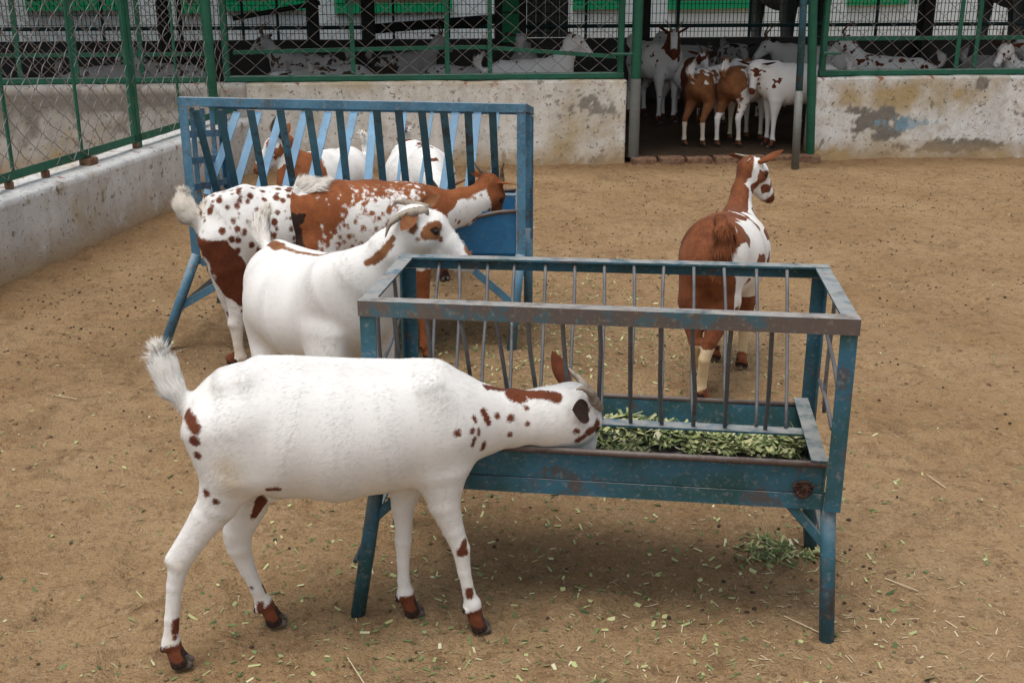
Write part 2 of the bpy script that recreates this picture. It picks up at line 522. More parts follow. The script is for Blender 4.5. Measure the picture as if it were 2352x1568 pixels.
# ------------------------------------------------------------------ walls
def wall(name, p0, p1, h0, h1, th, material, label, cat='wall', seed=1, back=None, step=0.035, amp=0.008, z0=-0.03, foot=0.10, patches=None):
    """low plastered wall: p0-p1 is the foot of its front face, thickness goes to the back"""
    p0, p1 = np.asarray(p0, float), np.asarray(p1, float)
    L = np.linalg.norm(p1 - p0)
    a = (p1 - p0) / L
    b = V3(-a[1], a[0], 0) if back is None else back
    nl, nh, nt = max(2, int(L / step)), max(2, int(max(h0, h1) / step)), max(3, int(th / step))
    ring = [(0, i / nh) for i in range(nh + 1)] + [(j / nt, 1) for j in range(1, nt + 1)] + [(1, 1 - i / nh) for i in range(1, nh + 1)]
    ring = np.array(ring)
    u = np.linspace(0, 1, nl + 1)
    U, K = np.meshgrid(u, np.arange(len(ring)), indexing='ij')
    rt, rh = ring[K, 0], ring[K, 1]
    H = z0 + (h0 + (h1 - h0) * U - z0) * rh
    round_ = 0.012 * ((rh > 0.999) & ((rt < 0.02) | (rt > 0.98)))
    P = p0 + U[..., None] * (p1 - p0) + (rt * th)[..., None] * b
    P[..., 2] = H - round_
    q = P.reshape(-1, 3)
    nz = fbm(q * 3.2, 4, seed) - 0.5 + 0.6 * (fbm(q * 14, 3, seed + 5) - 0.5)
    nrm = np.zeros_like(q)
    fr = (rt < 0.01).ravel(); bk = (rt > 0.99).ravel(); tp = (rh > 0.999).ravel()
    nrm[fr] -= b; nrm[bk] += b; nrm[tp, 2] += 1
    q = q + nrm * (nz * amp * 2)[:, None]
    # the base flares out a little, ragged where it meets the soil
    fo = np.exp(-np.maximum(q[:, 2], 0) / 0.05) * fr
    q = q - b * (fo * 0.02 * fbm(q * 6, 2, seed + 9))[:, None]
    nr = len(ring)
    i = np.arange(len(q)).reshape(nl + 1, nr)
    f = np.stack([i[:-1, :-1], i[1:, :-1], i[1:, 1:], i[:-1, 1:]], -1).reshape(-1, 4)
    faces = f.tolist() + [i[0, :].tolist(), i[-1, ::-1].tolist()]
    top = h0 + (h1 - h0) * U.ravel()
    cop = np.clip(1 - (top - q[:, 2]) / 0.10, 0, 1)
    ftm = np.clip(1 - q[:, 2] / (foot + 0.14 * (fbm(np.column_stack([q[:, :2] * 3, q[:, 2] * 0]), 2, seed + 3))), 0, 1)
    o = mesh_obj(name, q, faces, material, attrs={'coping': cop, 'foot': ftm, **(patches(q) if patches else {})}, smooth=True)
    return tag(o, label, cat)


LH = 0.415


def left_patches(q):
    u = (WL0 - q) @ WLd                      # metres from the doorway end
    z = q[:, 2]
    n1, n2 = fbm(q * 6, 4, 81) - .5, fbm(q * 24, 3, 82) - .5
    och = np.clip((z - .60) * 14 + n1 * 2.5, 0, 1) * .55
    och = np.maximum(och, np.clip(.5 - z * 4 + n1 * 2.5, 0, 1) * .6)
    och = np.maximum(och, np.clip(1 - np.abs(u - .45) / .35 - np.abs(z - .3) * 2 + n1 * 2, 0, 1) * .45)
    reg = np.exp(-((u - .35) / .35) ** 2 - ((z - .45) / .17) ** 2) + .8 * np.exp(-((u - 1.3) / .4) ** 2 - ((z - .55) / .08) ** 2)
    peel = np.clip((n2 * 3 + n1 * 1.5 + reg * 1.0 - 1.0) * 5, 0, 1)
    peel = np.maximum(peel, np.clip((n2 * 3 + n1 * 2 - z * 7 + .1) * 4, 0, 1) * .8)
    return {'ochre': och, 'peel': peel * .85, 'blue': z * 0}


def far_patches(q):
    u = (q - CORNER) @ WLd
    z = q[:, 2]
    n1 = fbm(q * 5, 4, 71) - .5
    peel = np.clip(((z - .36) * 4 - np.abs(u + 1.9) * .5 + n1 * 2.5 + .3) * 3, 0, 1) * (z < .60)
    return {'peel': peel * .9, 'ochre': np.clip(n1 * 3 - .3, 0, 1) * .5, 'blue': z * 0}




def right_patches(q):
    """the ochre stain, the bare grey patch and the flakes of old blue paint on this wall"""
    u = (q - (WL0 + WLd * 1.545)) @ WLd
    z = q[:, 2]
    n1 = fbm(q * 6, 4, 61) - .5
    n2 = fbm(q * 17, 3, 62) - .5
    e = lambda cu, cz, ru, rz: 1 - ((u - cu) / ru) ** 2 - ((z - cz) / rz) ** 2
    och = np.clip(e(.78, .52, .62, .17) + n1 * 3.2, 0, 1) * .8
    och = np.maximum(och, np.clip(e(.10, .03, .35, .12) + n1 * 3, 0, 1) * .9)
    och = np.maximum(och, np.clip(e(1.9, .02, .9, .10) + n1 * 3, 0, 1) * .7)
    peel = np.clip((e(.50, .31, .24, .12) + n1 * 3 + n2 * 3.5) * 4, 0, 1)
    peel = np.maximum(peel, np.clip((e(1.38, .60, .06, .06) + n2 * 3) * 4, 0, 1))
    peel = np.maximum(peel, np.clip((e(1.2, .10, .40, .05) + n1 * 3 + n2 * 4) * 4, 0, 1))
    blue = np.clip((e(.80, .30, .30, .06) + n1 * 2 + n2 * 5 - .3) * 3, 0, 1)
    return {'ochre': och, 'peel': peel, 'blue': blue}


corner_t = ((WL0 - LW0) @ V3(*[WLd[1], -WLd[0], 0])) / (LWd @ V3(WLd[1], -WLd[0], 0))
CORNER = LW0 + LWd * corner_t
wall('low_wall', CORNER - WLd * 0.05, WL0, 0.665, 0.662, 0.2, M['wall'],
     'pitted whitewashed low wall behind the tall hay feeder', seed=2, patches=left_patches, step=.018)
wall('low_wall', WL0 + WLd * 1.545, WL0 + WLd * 5.6, 0.66, 0.66, 0.2, M['wall_right'],
     'low wall right of the doorway with a big ochre stain and blue flakes', seed=12, patches=right_patches, step=.015)
wall('low_wall', CORNER - WLd * 4.8, CORNER - WLd * 0.054, 0.66, 0.665, 0.2, M['wall_far'],
     'bare grey low wall with broken brick coping, seen through the side fence', seed=22, patches=far_patches)
wall('low_wall', LW0 - LWd * 3.0, CORNER - LWd * 0.03, LH, LH, 0.30, M['wall_side'],
     'grey white side wall running away along the left edge of the yard', seed=32, back=LWn, foot=0.15)

# brick sill of the doorway
mb = MB()
for i in range(7):
    c = WL0 + WLd * (0.15 + 0.225 * i) + nb * -0.02 + V3(0, 0, 0.022 + R.uniform(-.004, .004))
    mb.box(c, (0.215 - 0.02 * R.random(), 0.11, 0.075), np.array([unit(WLd + nb * R.uniform(-.03, .03)), nb, [0, 0, 1]]))
o = mb.build('brick_sill', M['brick'], bevel=0.012)
tag(o, 'worn red brick sill across the foot of the doorway', 'door sill')


# ------------------------------------------------------------------ fences
def wire_mesh(p0, p1, z0, z1, cw, ch, r, wob=0.0, seed=0, name='wire_mesh', parent=None, sag=0.0):
    a = unit(p1 - p0)
    nrm = V3(-a[1], a[0], 0)
    L = np.linalg.norm(p1 - p0)
    cw = cw / 2
    mb = MB()
    n = int(L / cw)
    rows = int((z1 - z0) / (ch / 2))
    for i in range(n):
        pts = []
        for j in range(rows + 1):
            s = 1 if (i + j) % 2 else -1
            x = (i + 0.5) * cw + s * cw / 2
            pts.append((x, z0 + j * ch / 2, s * r))
        # a little rounding at each bend
        q = []
        for j in range(len(pts)):
            x, z, o = pts[j]
            q.append((x, z, o))
            if j + 1 < len(pts):
                x2, z2, o2 = pts[j + 1]
                q.append(((x + x2) / 2, (z + z2) / 2, (o + o2) / 2 + r))
        q = np.array(q)
        w = (vnoise(np.column_stack([q[:, 0] * 2.3, q[:, 1] * 2.3]), seed) - 0.5) * wob * 2
        w2 = (vnoise(np.column_stack([q[:, 0] * 7, q[:, 1] * 7 + 40]), seed + 1) - 0.5) * wob * 0.55
        w3 = (vnoise(np.column_stack([q[:, 0] * 7 + 90, q[:, 1] * 7]), seed + 2) - 0.5) * wob * 0.55
        x = np.clip(q[:, 0] + w2, 0, L)
        P = p0 + x[:, None] * a + (q[:, 2] + w - sag)[:, None] * nrm
        P[:, 2] = np.maximum(q[:, 1] + w3, z0)
        mb.tube(P, r, 4, cap=False)
    return mb.build(name, M['wire'], parent, smooth=True)


# side fence on the side wall
FO = LW0 + LWn * 0.125
fz0, fz1 = LH + 0.045, 2.15
side = empty('chain_link_fence', FO + LWd * 1.2 + V3(0, 0, LH), 'green angle iron fence with loose sagging wire on the side wall', 'fence')
fa, fb = FO - LWd * 2.6, FO + LWd * (corner_t - 0.02)
mb = MB(); mb.angle(fa + V3(0, 0, fz0), fb + V3(0, 0, fz0), LWn, (0, 0, 1), 0.045, 0.005)
mb.build('bottom_rail', M['green'], side)
mb = MB(); mb.angle(fa + V3(0, 0, fz1), fb + V3(0, 0, fz1), LWn, (0, 0, -1), 0.045, 0.005)
mb.build('top_rail', M['green'], side)
for px, wide in ((318, 1), (195, 0), (37, 0), (-130, 1), (420, 0)):
    P = on_line(FO, LWd, px, fz0)
    mb = MB()
    if wide:
        mb.angle(P + V3(0, 0, -0.045), P + V3(0, 0, fz1 - fz0 - .05), LWd, LWn, 0.045, 0.005)
        mb.angle(P - LWd * 0.008 + V3(0, 0, 0.006), P - LWd * 0.008 + V3(0, 0, fz1 - fz0 - .05), -LWd, LWn, 0.04, 0.005)
    else:
        mb.bar(P + LWn * 0.012 + V3(0, 0, 0.005), P + LWn * 0.012 + V3(0, 0, fz1 - fz0 - .05), 0.022, 0.012, LWn)
    mb.build('post', M['green'], side)
wire_mesh(fa + LWn * 0.02, fb + LWn * 0.02, fz0 + 0.01, fz1, 0.155, 0.12, 0.0031, 0.05, 3, parent=side)
for px in (205, 112, 320, 30):
    P = on_line(FO, LWd, px, LH)
    mb = MB(); mb.box(P + LWn * (0.0 if px == 205 else .018) + V3(0, 0, 0.020), (0.10 if px == 205 else .035, 0.07 if px == 205 else .04, 0.042), np.array([LWd, LWn, [0, 0, 1]]))
    mb.build('packing_brick', M['brick'], side, bevel=0.008)

# fence on the back wall, left of the doorway
BZ = 0.69


def back_pt(px, z, off=0.1):
    return on_line(WL0 + nb * off, WLd, px, z)


def back_frame(name, pxa, pxb, label, verts, mid, posts=(), ztop=2.2, cell=(0.165, 0.135), seed=5):
    A, B = back_pt(pxa, BZ), back_pt(pxb, BZ)
    e = empty(name, (A + B) / 2, label, 'fence')
    w = 0.05
    mb = MB(); mb.bar(A, B, w, 0.05); mb.build('bottom_rail', M['green'], e)
    mb = MB(); mb.bar(A + V3(0, 0, ztop - BZ), B + V3(0, 0, ztop - BZ), w, 0.05); mb.build('top_rail', M['green'], e)
    for p in (A, B):
        s = 1 if p is A else -1
        mb = MB(); mb.bar(p + WLd * 0.025 * s + V3(0, 0, 0.026), p + WLd * 0.025 * s + V3(0, 0, ztop - BZ - 0.026), 0.05, 0.048, WLd); mb.build('post', M['green'], e)
    for px in verts:
        p = back_pt(px, BZ)
        mb = MB(); mb.bar(p + V3(0, 0, 0.0255) - nb * 0.012, p + V3(0, 0, ztop - BZ - 0.0255) - nb * 0.012, 0.036, 0.012, nb); mb.build('upright', M['green'], e)
    mb = MB()
    pts = [back_pt(px, z) + nb * 0.008 for px, z in mid]
    for i in range(len(pts) - 1):
        mb.bar(pts[i], pts[i + 1], 0.032, 0.012, nb)
    mb.build('middle_rail', M['green'], e)
    wire_mesh(A - nb * 0.02, B - nb * 0.02, BZ + 0.03, ztop, cell[0], cell[1], 0.0027, 0.02, seed, parent=e)
    return e


fz = lambda px, y: float(at(px, y, (WL0 + nb * 0.1)[1] + (px - 1176) / 2600 * 1.0)[2])
eL = back_frame('chain_link_fence', 515, 1432, 'green fence frame left of the doorway, its middle rail bent down', (812, 1028, 1125),
                [(535, 0.885), (812, 0.90), (1028, 0.91), (1110, 0.91), (1415, 0.83)], seed=6)
eR = back_frame('chain_link_fence', 1880, 2700, 'green fence frame on the stained wall right of the doorway', (2192, 2234),
                [(1895, 0.955), (2690, 0.955)], seed=8)
eN = back_frame('chain_link_fence', -330, 488, 'green back fence of the neighbouring pen, behind the side fence', (50, 180, 330),
                [(-320, 0.875), (478, 0.875)], cell=(0.12, 0.11), seed=9)

# corner post and door posts: upright tubes
def tube_post(name, foot, top, r, label, mat1, zsplit=None, mat2=None):
    e = empty(name, foot, label, 'post')
    mb = MB()
    if zsplit is None:
        mb.tube([foot, top], r, 16); mb.build('tube', mat1, e, smooth=True, bevel=0.002)
    else:
        m_ = foot + (top - foot) * zsplit
        mb.tube([m_, top], r, 16); mb.build('tube', mat1, e, smooth=True, bevel=0.002)
        mb = MB(); mb.tube([foot, m_ - V3(0, 0, 0.002)], r * 1.12, 16); mb.build('sleeve', mat2, e, smooth=True, bevel=0.002)
    return e


P = on_line(FO, LWd, 494, LH); tube_post('corner_post', P, P + V3(0, 0, 1.8), 0.035, 'thick green tube post where the two fences meet above the wall corner', M['green'])
P = back_pt(1455, 0.055, 0.02); e = tube_post('door_post', P, P + V3(0, 0, 2.2), 0.038, 'tube post at the left of the doorway, green above and grey below', M['green'], 0.28, M['greysteel'])
mb = MB(); mb.bar(P + V3(-0.2, 0, 0.80), P + V3(-0.03, 0, 0.80), 0.04, 0.02); mb.build('bracket', M['green'], e)
P = back_pt(1861, 0.0, 0.02); Q = back_pt(1872, 2.2, 0.02); e = tube_post('door_post', P, Q, 0.036, 'green tube post against the wall end at the right of the doorway', M['green'])
mb = MB(); mb.bar(P + V3(0.03, 0, 0.85), P + V3(0.17, 0, 0.85), 0.04, 0.02); mb.build('bracket', M['green'], e)
# the gate stands open, swung towards the yard, so it is seen along its edge
P = G(1826, 388); Q = at(1846, 0, P[1] + 0.02)
gate = empty('gate', P, 'narrow gate swung open towards the yard and seen edge on, grey at its foot', 'gate')
tow = unit(V3(P[0], P[1], 0)); latd = V3(tow[1], -tow[0], 0)
up_ = unit(Q - P)
mb = MB(); mb.tube([P + up_ * 0.60, P + up_ * 2.0], 0.028, 14); mb.build('stile', M['feeder'], gate, smooth=True)
mb = MB(); mb.tube([P - up_ * 0.01, P + up_ * 0.598], 0.031, 14); mb.build('sleeve', M['greysteel'], gate, smooth=True)
for z in (0.35, 0.85, 1.5):
    mb = MB(); mb.bar(P + up_ * z + tow * 0.02, P + up_ * z + tow * 0.20 + latd * .02, 0.03, 0.012)
    mb.build('hinge_bar', M['greysteel'], gate)

# ------------------------------------------------------------------ shed, far wall, grille, building behind
SB = WL0 + nb * 4.1                                               # line of the far side of the shed
roof = empty('shed_roof', WL0 + nb * 2 + V3(0, 0, 2.35), 'dark sheet roof over the goat shed', 'roof')
mb = MB(); A = WL0 - WLd * 8.6 - nb * 0.45; B = WL0 + WLd * 8.4 - nb * 0.45
mb.prism(A + V3(0, 0, 2.22), B + V3(0, 0, 2.22), [(0, 0), (4.95, 0.27), (4.95, 0.31), (0, 0.04)], nb, V3(0, 0, 1))
mb.build('sheet', M['roof'], roof)
mb = MB()
for k in range(5):
    mb.bar(A + nb * (0.3 + k) + V3(0, 0, 2.20 + 0.05 * k), B + nb * (0.3 + k) + V3(0, 0, 2.20 + 0.05 * k), 0.05, 0.05)
mb.build('purlin', M['black'], roof)
mb = MB(); mb.prism(WL0 - WLd * 8.6 + nb * 4.28 + V3(0, 0, 1.42), WL0 + WLd * 8.4 + nb * 4.28 + V3(0, 0, 1.42), [(0, 0), (0.02, 0), (0.02, 1.03), (0, 1.03)], nb, V3(0, 0, 1)); mb.build('sky_blocker', M['roof'], roof)  # unseen sheet added to keep sky light out of the shed


def sb_pt(px, z, off=0.0):
    return on_line(SB + nb * off, WLd, px, z)


fw = wall('back_wall', SB - WLd * 8.6, SB + WLd * 8.4, 0.735, 0.735, 0.2, M['darkwall'], 'dark low wall along the far side of the shed', seed=50, step=0.2, amp=0.004)
for px, w, z1, lab in ((728, 0.13, 2.42, 'black post in the shed nearest the corner post'), (853, 0.15, 2.42, 'thick black post left of the green shed door'),
                       (1478, 0.08, 2.42, 'thin black post beside the doorway'), (2106, 0.16, 2.42, 'black post behind the fence on the right'), (395, 0.13, 2.42, 'black shed post behind the neighbouring pen'),
                       (430, 0.05, 2.42, 'slim black shed post beside the thicker post of the neighbouring pen'),
                       (1650, 0.0, 0, '')):
    if not w:
        continue
    P = sb_pt(px, 0.05, -0.12)
    mb = MB(); mb.bar(P, P + V3(0, 0, z1), w, w, WLd)
    tag(mb.build('shed_post', M['black']), lab, 'post', 'posts of the shed')
for px in (20, 2700, 1160, -300):
    P = back_pt(px, 0.05, 0.6)
grille = empty('mesh_grille', sb_pt(1200, 0.75, 0.1), 'dark welded mesh on a blue pipe rail above the far shed wall', 'fence')
GA, GB = sb_pt(-250, 0.75, 0.1), sb_pt(2600, 0.75, 0.1)
gL = np.linalg.norm(GB - GA)
mb = MB()
for i in range(int(gL / 0.045)):
    P = GA + WLd * (i * 0.045)
    mb.bar(P + V3(0, 0, -0.01), P + V3(0, 0, 1.5), 0.007, 0.007, WLd)
for k in range(15):
    mb.bar(GA + V3(0, 0, 0.1 * k + 0.05) + nb * 0.006, GB + V3(0, 0, 0.1 * k + 0.05) + nb * 0.006, 0.006, 0.006)
mb.build('welded_mesh', M['darkteal'], grille)
mb = MB(); mb.tube([GA + V3(0, 0, 0.115) - nb * 0.03, GB + V3(0, 0, 0.115) - nb * 0.03], 0.022, 10); mb.build('pipe_rail', M['darkteal'], grille, smooth=True)
for px in (905, 1030, 1345, 1555, 1720, 2010, 240, 560, 640):
    P = sb_pt(px, 0.74, 0.08)
    mb = MB(); mb.bar(P, P + V3(0, 0, 1.6), 0.032, 0.03, WLd); mb.build('upright', M['darkteal'], grille)
# dark feed trough hanging on the grille, left of the green door
mb = MB(); A, B = sb_pt(848, 0.80, -0.05), sb_pt(1140, 0.90, -0.05)
mb.prism(A, B, [(0, 0), (0.10, 0), (0.13, 0.10), (-0.03, 0.10)], nb, V3(0, 0, 1))
tag(mb.build('hanging_trough', M['black']), 'black trough hung along the grille left of the green shed door', 'trough')
mb = MB(); A, B = sb_pt(535, 0.97, -0.06), sb_pt(735, 1.13, -0.06)
mb.bar(A, B, 0.05, 0.05)
tag(mb.build('leaning_bar', M['black']), 'dark bar sloping up to the black shed post near the corner', 'bar')
# glossy green shed door
P = sb_pt(1173, 0.70, -0.03)
dr = empty('shed_door', P, 'glossy green door leaf between two black posts in the shed', 'door')
mb = MB(); mb.box(P + V3(0, 0, 0.75), (0.19, 0.03, 1.5), np.array([WLd, nb, [0, 0, 1]])); mb.build('leaf', M['gloss'], dr)
for s in (-1, 1):
    mb = MB(); mb.bar(P + WLd * 0.135 * s + V3(0, 0, -0.05), P + WLd * 0.135 * s + V3(0, 0, 1.7), 0.06, 0.08, WLd); mb.build('jamb', M['black'], dr)
mb = MB()
for z in (0.08, 0.32, 0.9):
    mb.box(P + V3(0, 0, z) - nb * 0.022, (0.17, 0.012, 0.02), np.array([WLd, nb, [0, 0, 1]]))
mb.build('batten', M['darkteal'], dr)
# corrugated screen by the door
mb = MB()
for i, px in enumerate(np.linspace(1215, 1300, 9)):
    P = sb_pt(px, 0.74, 0.18)
    mb.box(P + V3(0, 0, 0.6), (0.05, 0.02, 1.2), np.array([unit(WLd + nb * (0.4 if i % 2 else -0.4)), unit(nb - WLd * (0.4 if i % 2 else -0.4)), [0, 0, 1]]))
tag(mb.build('slatted_screen', M['greysteel']), 'grey blue slatted screen right of the green shed door', 'screen')

# white building behind with green framed windows
BO = V3(-4.3, 15.2, 0)
Bd = unit(V3(1, 0.42, 0)); Bn = V3(-Bd[1], Bd[0], 0)
bl = empty('white_building', BO + Bd * 6, 'white building with green framed windows behind the shed', 'building')
mb = MB(); mb.prism(BO - Bd * 8, BO + Bd * 20, [(0, -0.1), (4, -0.1), (4, 3.4), (0, 3.4)], Bn, V3(0, 0, 1)); mb.build('wall', M['plaster'], bl)


def b_pt(px, z):
    return on_line(BO, Bd, px, z)


for pa, pb, zb in ((770, 1035, 0.90), (1315, 1425, 0.90), (1533, 1745, 0.88), (1944, 2080, 0.90), (410, 470, 0.93), (60, 290, 0.98), (2300, 2420, 0.9), (520, 700, 0.95)):
    A, B = b_pt(pa, zb), b_pt(pb, zb)
    L = np.linalg.norm(B - A); fr_w = 0.12
    ax = np.array([Bd, Bn, [0, 0, 1]])
    mb = MB()
    mb.box((A + B) / 2 + V3(0, 0, fr_w / 2) - Bn * 0.03, (L, 0.08, fr_w), ax)
    mb.box((A + B) / 2 + V3(0, 0, 1.3) - Bn * 0.03, (L, 0.08, fr_w), ax)
    for s in (-1, 1):
        mb.box((A + B) / 2 + Bd * s * (L / 2 - fr_w / 2) + V3(0, 0, 0.5 + fr_w + .05) - Bn * 0.03, (fr_w, 0.078, 1.2 - fr_w), ax)
    w = mb.build('window', M['gloss'], bl)
    mb = MB(); mb.box((A + B) / 2 + V3(0, 0, 0.68) - Bn * 0.012, (L - 0.02, 0.02, 1.24), ax)
    p_ = mb.build('pane', M['dark'], None)
    p_.location = p_.location
    mw = p_.location.copy(); p_.parent = w; p_.location = mw - w.location - Vector(bl.location)

# ------------------------------------------------------------------ front feeder
FL, FRr, BRr, BL = V3(-0.347, 2.437, 0.79), V3(0.741, 2.293, 0.79), V3(0.797, 2.765, 0.79), V3(-0.289, 2.876, 0.79)
fx = unit(FRr - FL); fy = V3(-fx[1], fx[0], 0)
feeder = empty('feed_rack', V3(*((FL + BRr) / 2)[:2], 0), 'teal steel hay rack with trough in the foreground, rusty along its top frame', 'feeder')
Zt, Zb = 0.79, 0.335
zz = V3(0, 0, 1)


def part(name, mat_, fn, parent, smooth=False, bevel=0.0):
    mb = MB(); fn(mb)
    return mb.build(name, mat_, parent, smooth, bevel)


LG = 0.036
part('top_rail', M['rail'], lambda m: m.angle(FL, FRr, -zz, fy, LG, 0.005), feeder)
part('top_rail', M['feeder'], lambda m: m.angle(BL, BRr, -zz, -fy, LG, 0.005), feeder)
part('top_rail', M['feeder'], lambda m: m.angle(FL + fy * 0.034 - zz * .0015 + fx * .001, BL - fy * .006 - zz * .0015 + fx * .001, fx, -zz, LG, 0.005), feeder)
part('top_rail', M['feeder'], lambda m: m.angle(FRr + fy * 0.034 - zz * .0015 - fx * .001, BRr - fy * .006 - zz * .0015 - fx * .001, -fx, -zz, LG, 0.005), feeder)
zd = V3(0, 0, -(Zt - Zb))
part('post', M['feeder'], lambda m: m.angle(FL + fx * .003 + fy * .003 - zz * .037, FL + zd + fx * .003 + fy * .003, fx, fy, LG, 0.005), feeder)
part('post', M['feeder'], lambda m: m.angle(FRr - fx * .003 + fy * .003 - zz * .037, FRr + zd - fx * .003 + fy * .003, -fx, fy, LG, 0.005), feeder)
part('post', M['feeder'], lambda m: m.angle(BL + fx * .003 - fy * .003 - zz * .037, BL + zd + fx * .003 - fy * .003, fx, -fy, LG, 0.005), feeder)
part('post', M['feeder'], lambda m: m.angle(BRr - fx * .003 - fy * .003 - zz * .037, BRr + zd - fx * .003 - fy * .003, -fx, -fy, LG, 0.005), feeder)
# splayed legs
feet = [G(810, 1396), G(1912, 1472), V3(*(BRr[:2] + fx[:2] * .035 + fy[:2] * .02), 0), V3(*(BL[:2] - fx[:2] * .05 + fy[:2] * .02), 0)]
tops = [FL, FRr, BRr, BL]
for k, (t_, f_) in enumerate(zip(tops, feet)):
    sx = 1 if k in (0, 3) else -1
    sy = 1 if k < 2 else -1
    A = V3(t_[0], t_[1], Zb + 0.03) + fx * sx * 0.028 + fy * sy * 0.030
    mb = MB(); mb.tube([A, V3(f_[0], f_[1], -0.02) + fx * sx * .012], 0.018, 10); mb.build('leg', M['feeder'], feeder, smooth=True)
    kn = A + (V3(f_[0], f_[1], 0) - A) * 0.36
    mb = MB(); mb.bar(A + fx * sx * 0.085 + V3(0, 0, -.028), kn + fx * sx * .004, 0.022, 0.012, fy); mb.build('brace', M['feeder'], feeder)
for k0, k1 in ((1, 2), (0, 3)):
    A = V3(tops[k1][0], tops[k1][1], Zb - 0.05); B = feet[k0] * 0.6 + V3(tops[k0][0], tops[k0][1], 0) * 0.4 + V3(0, 0, 0.14)
    B = feet[k0] + V3(0, 0, 0.13)
    sx = 1 if k0 == 0 else -1
    mb = MB(); mb.tube([A + fx * sx * .02, B + fx * sx * 0.012], 0.006, 8); mb.build('tie_rod', M['feeder'], feeder, smooth=True)

# trough: folded sheet, open at the top
RIM, DEP = 0.447, 0.375
A0, A1 = V3(FL[0], FL[1], 0) + fx * 0.04, V3(FRr[0], FRr[1], 0) - fx * 0.040


def trough_sheet(m):
    def shell(pr, t):
        pr = np.array(pr, float); out = []
        for i in range(len(pr)):
            a = pr[max(i - 1, 0)]; b = pr[min(i + 1, len(pr) - 1)]
            tt = unit(np.append(b - a, 0))[:2]
            out.append(pr[i] + V3(-tt[1], tt[0], 0)[:2] * t)
        return pr.tolist() + np.array(out)[::-1].tolist()
    pr = [(0.012, RIM), (0.020, 0.372), (0.028, 0.362), (0.06, 0.345), (0.32, 0.345), (0.355, 0.362), (0.372, RIM)]
    n_ = 24
    full = shell(pr, 0.003)
    m.prism(A0, A1, full, fy, zz)


tr = part('trough', M['feeder'], trough_sheet, feeder)
part('rim', M['rust'], lambda m: (m.tube([A0 + fy * .010 + zz * RIM, (A0 + A1) / 2 + fy * .008 + zz * (RIM + .001), A1 + fy * .010 + zz * RIM], 0.0075, 10),
                                   m.tube([A0 + fy * .374 + zz * RIM, A1 + fy * .374 + zz * RIM], 0.007, 10)), feeder, smooth=True)
part('floor', M['zinc'], lambda m: m.box((A0 + A1) / 2 + fy * 0.19 + zz * 0.3515, (np.linalg.norm(A1 - A0) - .02, 0.25, 0.004), np.array([fx, fy, zz])), tr and feeder)
part('bottom_rail', M['feeder'], lambda m: m.angle(A0 + fy * 0.0165 + zz * 0.333, A1 + fy * 0.0165 + zz * 0.333, zz, fy, 0.037, 0.003), feeder)
part('bottom_rail', M['feeder'], lambda m: m.angle(A0 + fy * 0.38 + zz * 0.335, A1 + fy * 0.38 + zz * 0.335, zz, -fy, 0.030, 0.004), feeder)
for e_, s in ((A0, 1), (A1, -1)):
    part('end_plate', M['feeder'], lambda m: m.prism(e_ + fx * s * 0.002, e_ + fx * s * 0.005, [(0.014, 0.34), (0.37, 0.34), (0.376, RIM), (0.008, RIM)], fy, zz), feeder)
    part('end_strap', M['feeder'], lambda m: m.angle(e_ + fy * 0.004 + zz * (RIM + .012) + fx * s * 0.0, e_ + fy * 0.395 + zz * (RIM + .012), fx * s, -zz, 0.036, 0.004), feeder)
# rusted outlet on the front sheet
oc = A1 - fx * 0.048 + fy * 0.008 + zz * 0.385


def outlet(m):
    ang = np.linspace(0, 2 * np.pi, 19)
    m.tube([oc + 0.019 * (math.cos(a) * fx + math.sin(a) * zz) * (1 + .10 * math.sin(3 * a) + .05 * math.sin(5 * a + 1)) + fy * .003 for a in ang], 0.0035, 7)
    m.add([oc + fy * .001] + [oc + fy * .001 + 0.020 * (math.cos(a) * fx + math.sin(a) * zz) * (1 + .12 * math.sin(3 * a)) for a in ang[:-1]], [(0, 1 + i, 1 + (i + 1) % 18) for i in range(18)])
    for k in range(9):
        c = oc + fx * R.uniform(-.014, .014) + zz * R.uniform(-.012, .012)
        m.tube([c, c + fx * R.uniform(-.02, .02) + zz * R.uniform(-.015, .015) - fy * 0.006], 0.0016, 5)


n = NT('rusty_hole'); M['hole'] = n.out(n.mix(n.rng(n.noise(60), .4, .6), (0.025, 0.013, 0.010), (0.075, 0.035, 0.022)), 0.9)
part('outlet', M['hole'], outlet, feeder, smooth=True)
# centre plank where the two rows of rods meet
CP = 0.19
part('centre_bar', M['feeder'], lambda m: m.box((A0 + A1) / 2 + fy * CP + zz * (RIM + .002), (np.linalg.norm(A1 - A0) - .03, 0.04, 0.005), np.array([fx, fy, zz])), feeder)
L_ = np.linalg.norm(FRr - FL)


def rod(p, q, r=0.0045, bend=0.0028):
    t = np.linspace(0, 1, 9)[:, None]
    b1, b2 = R.uniform(-1, 1) * bend, R.uniform(-1, 1) * bend
    P = p + (q - p) * t + fx * (np.sin(t * np.pi) * b1 + np.sin(t * 2 * np.pi) * b2) + fy * np.sin(t * np.pi) * R.uniform(-bend, bend)
    mb = MB(); mb.tube(P, r, 8); mb.build('rod', M['rod'], feeder, smooth=True)


def onrail(px, o, z):
    return on_line(o, fx, px, z)


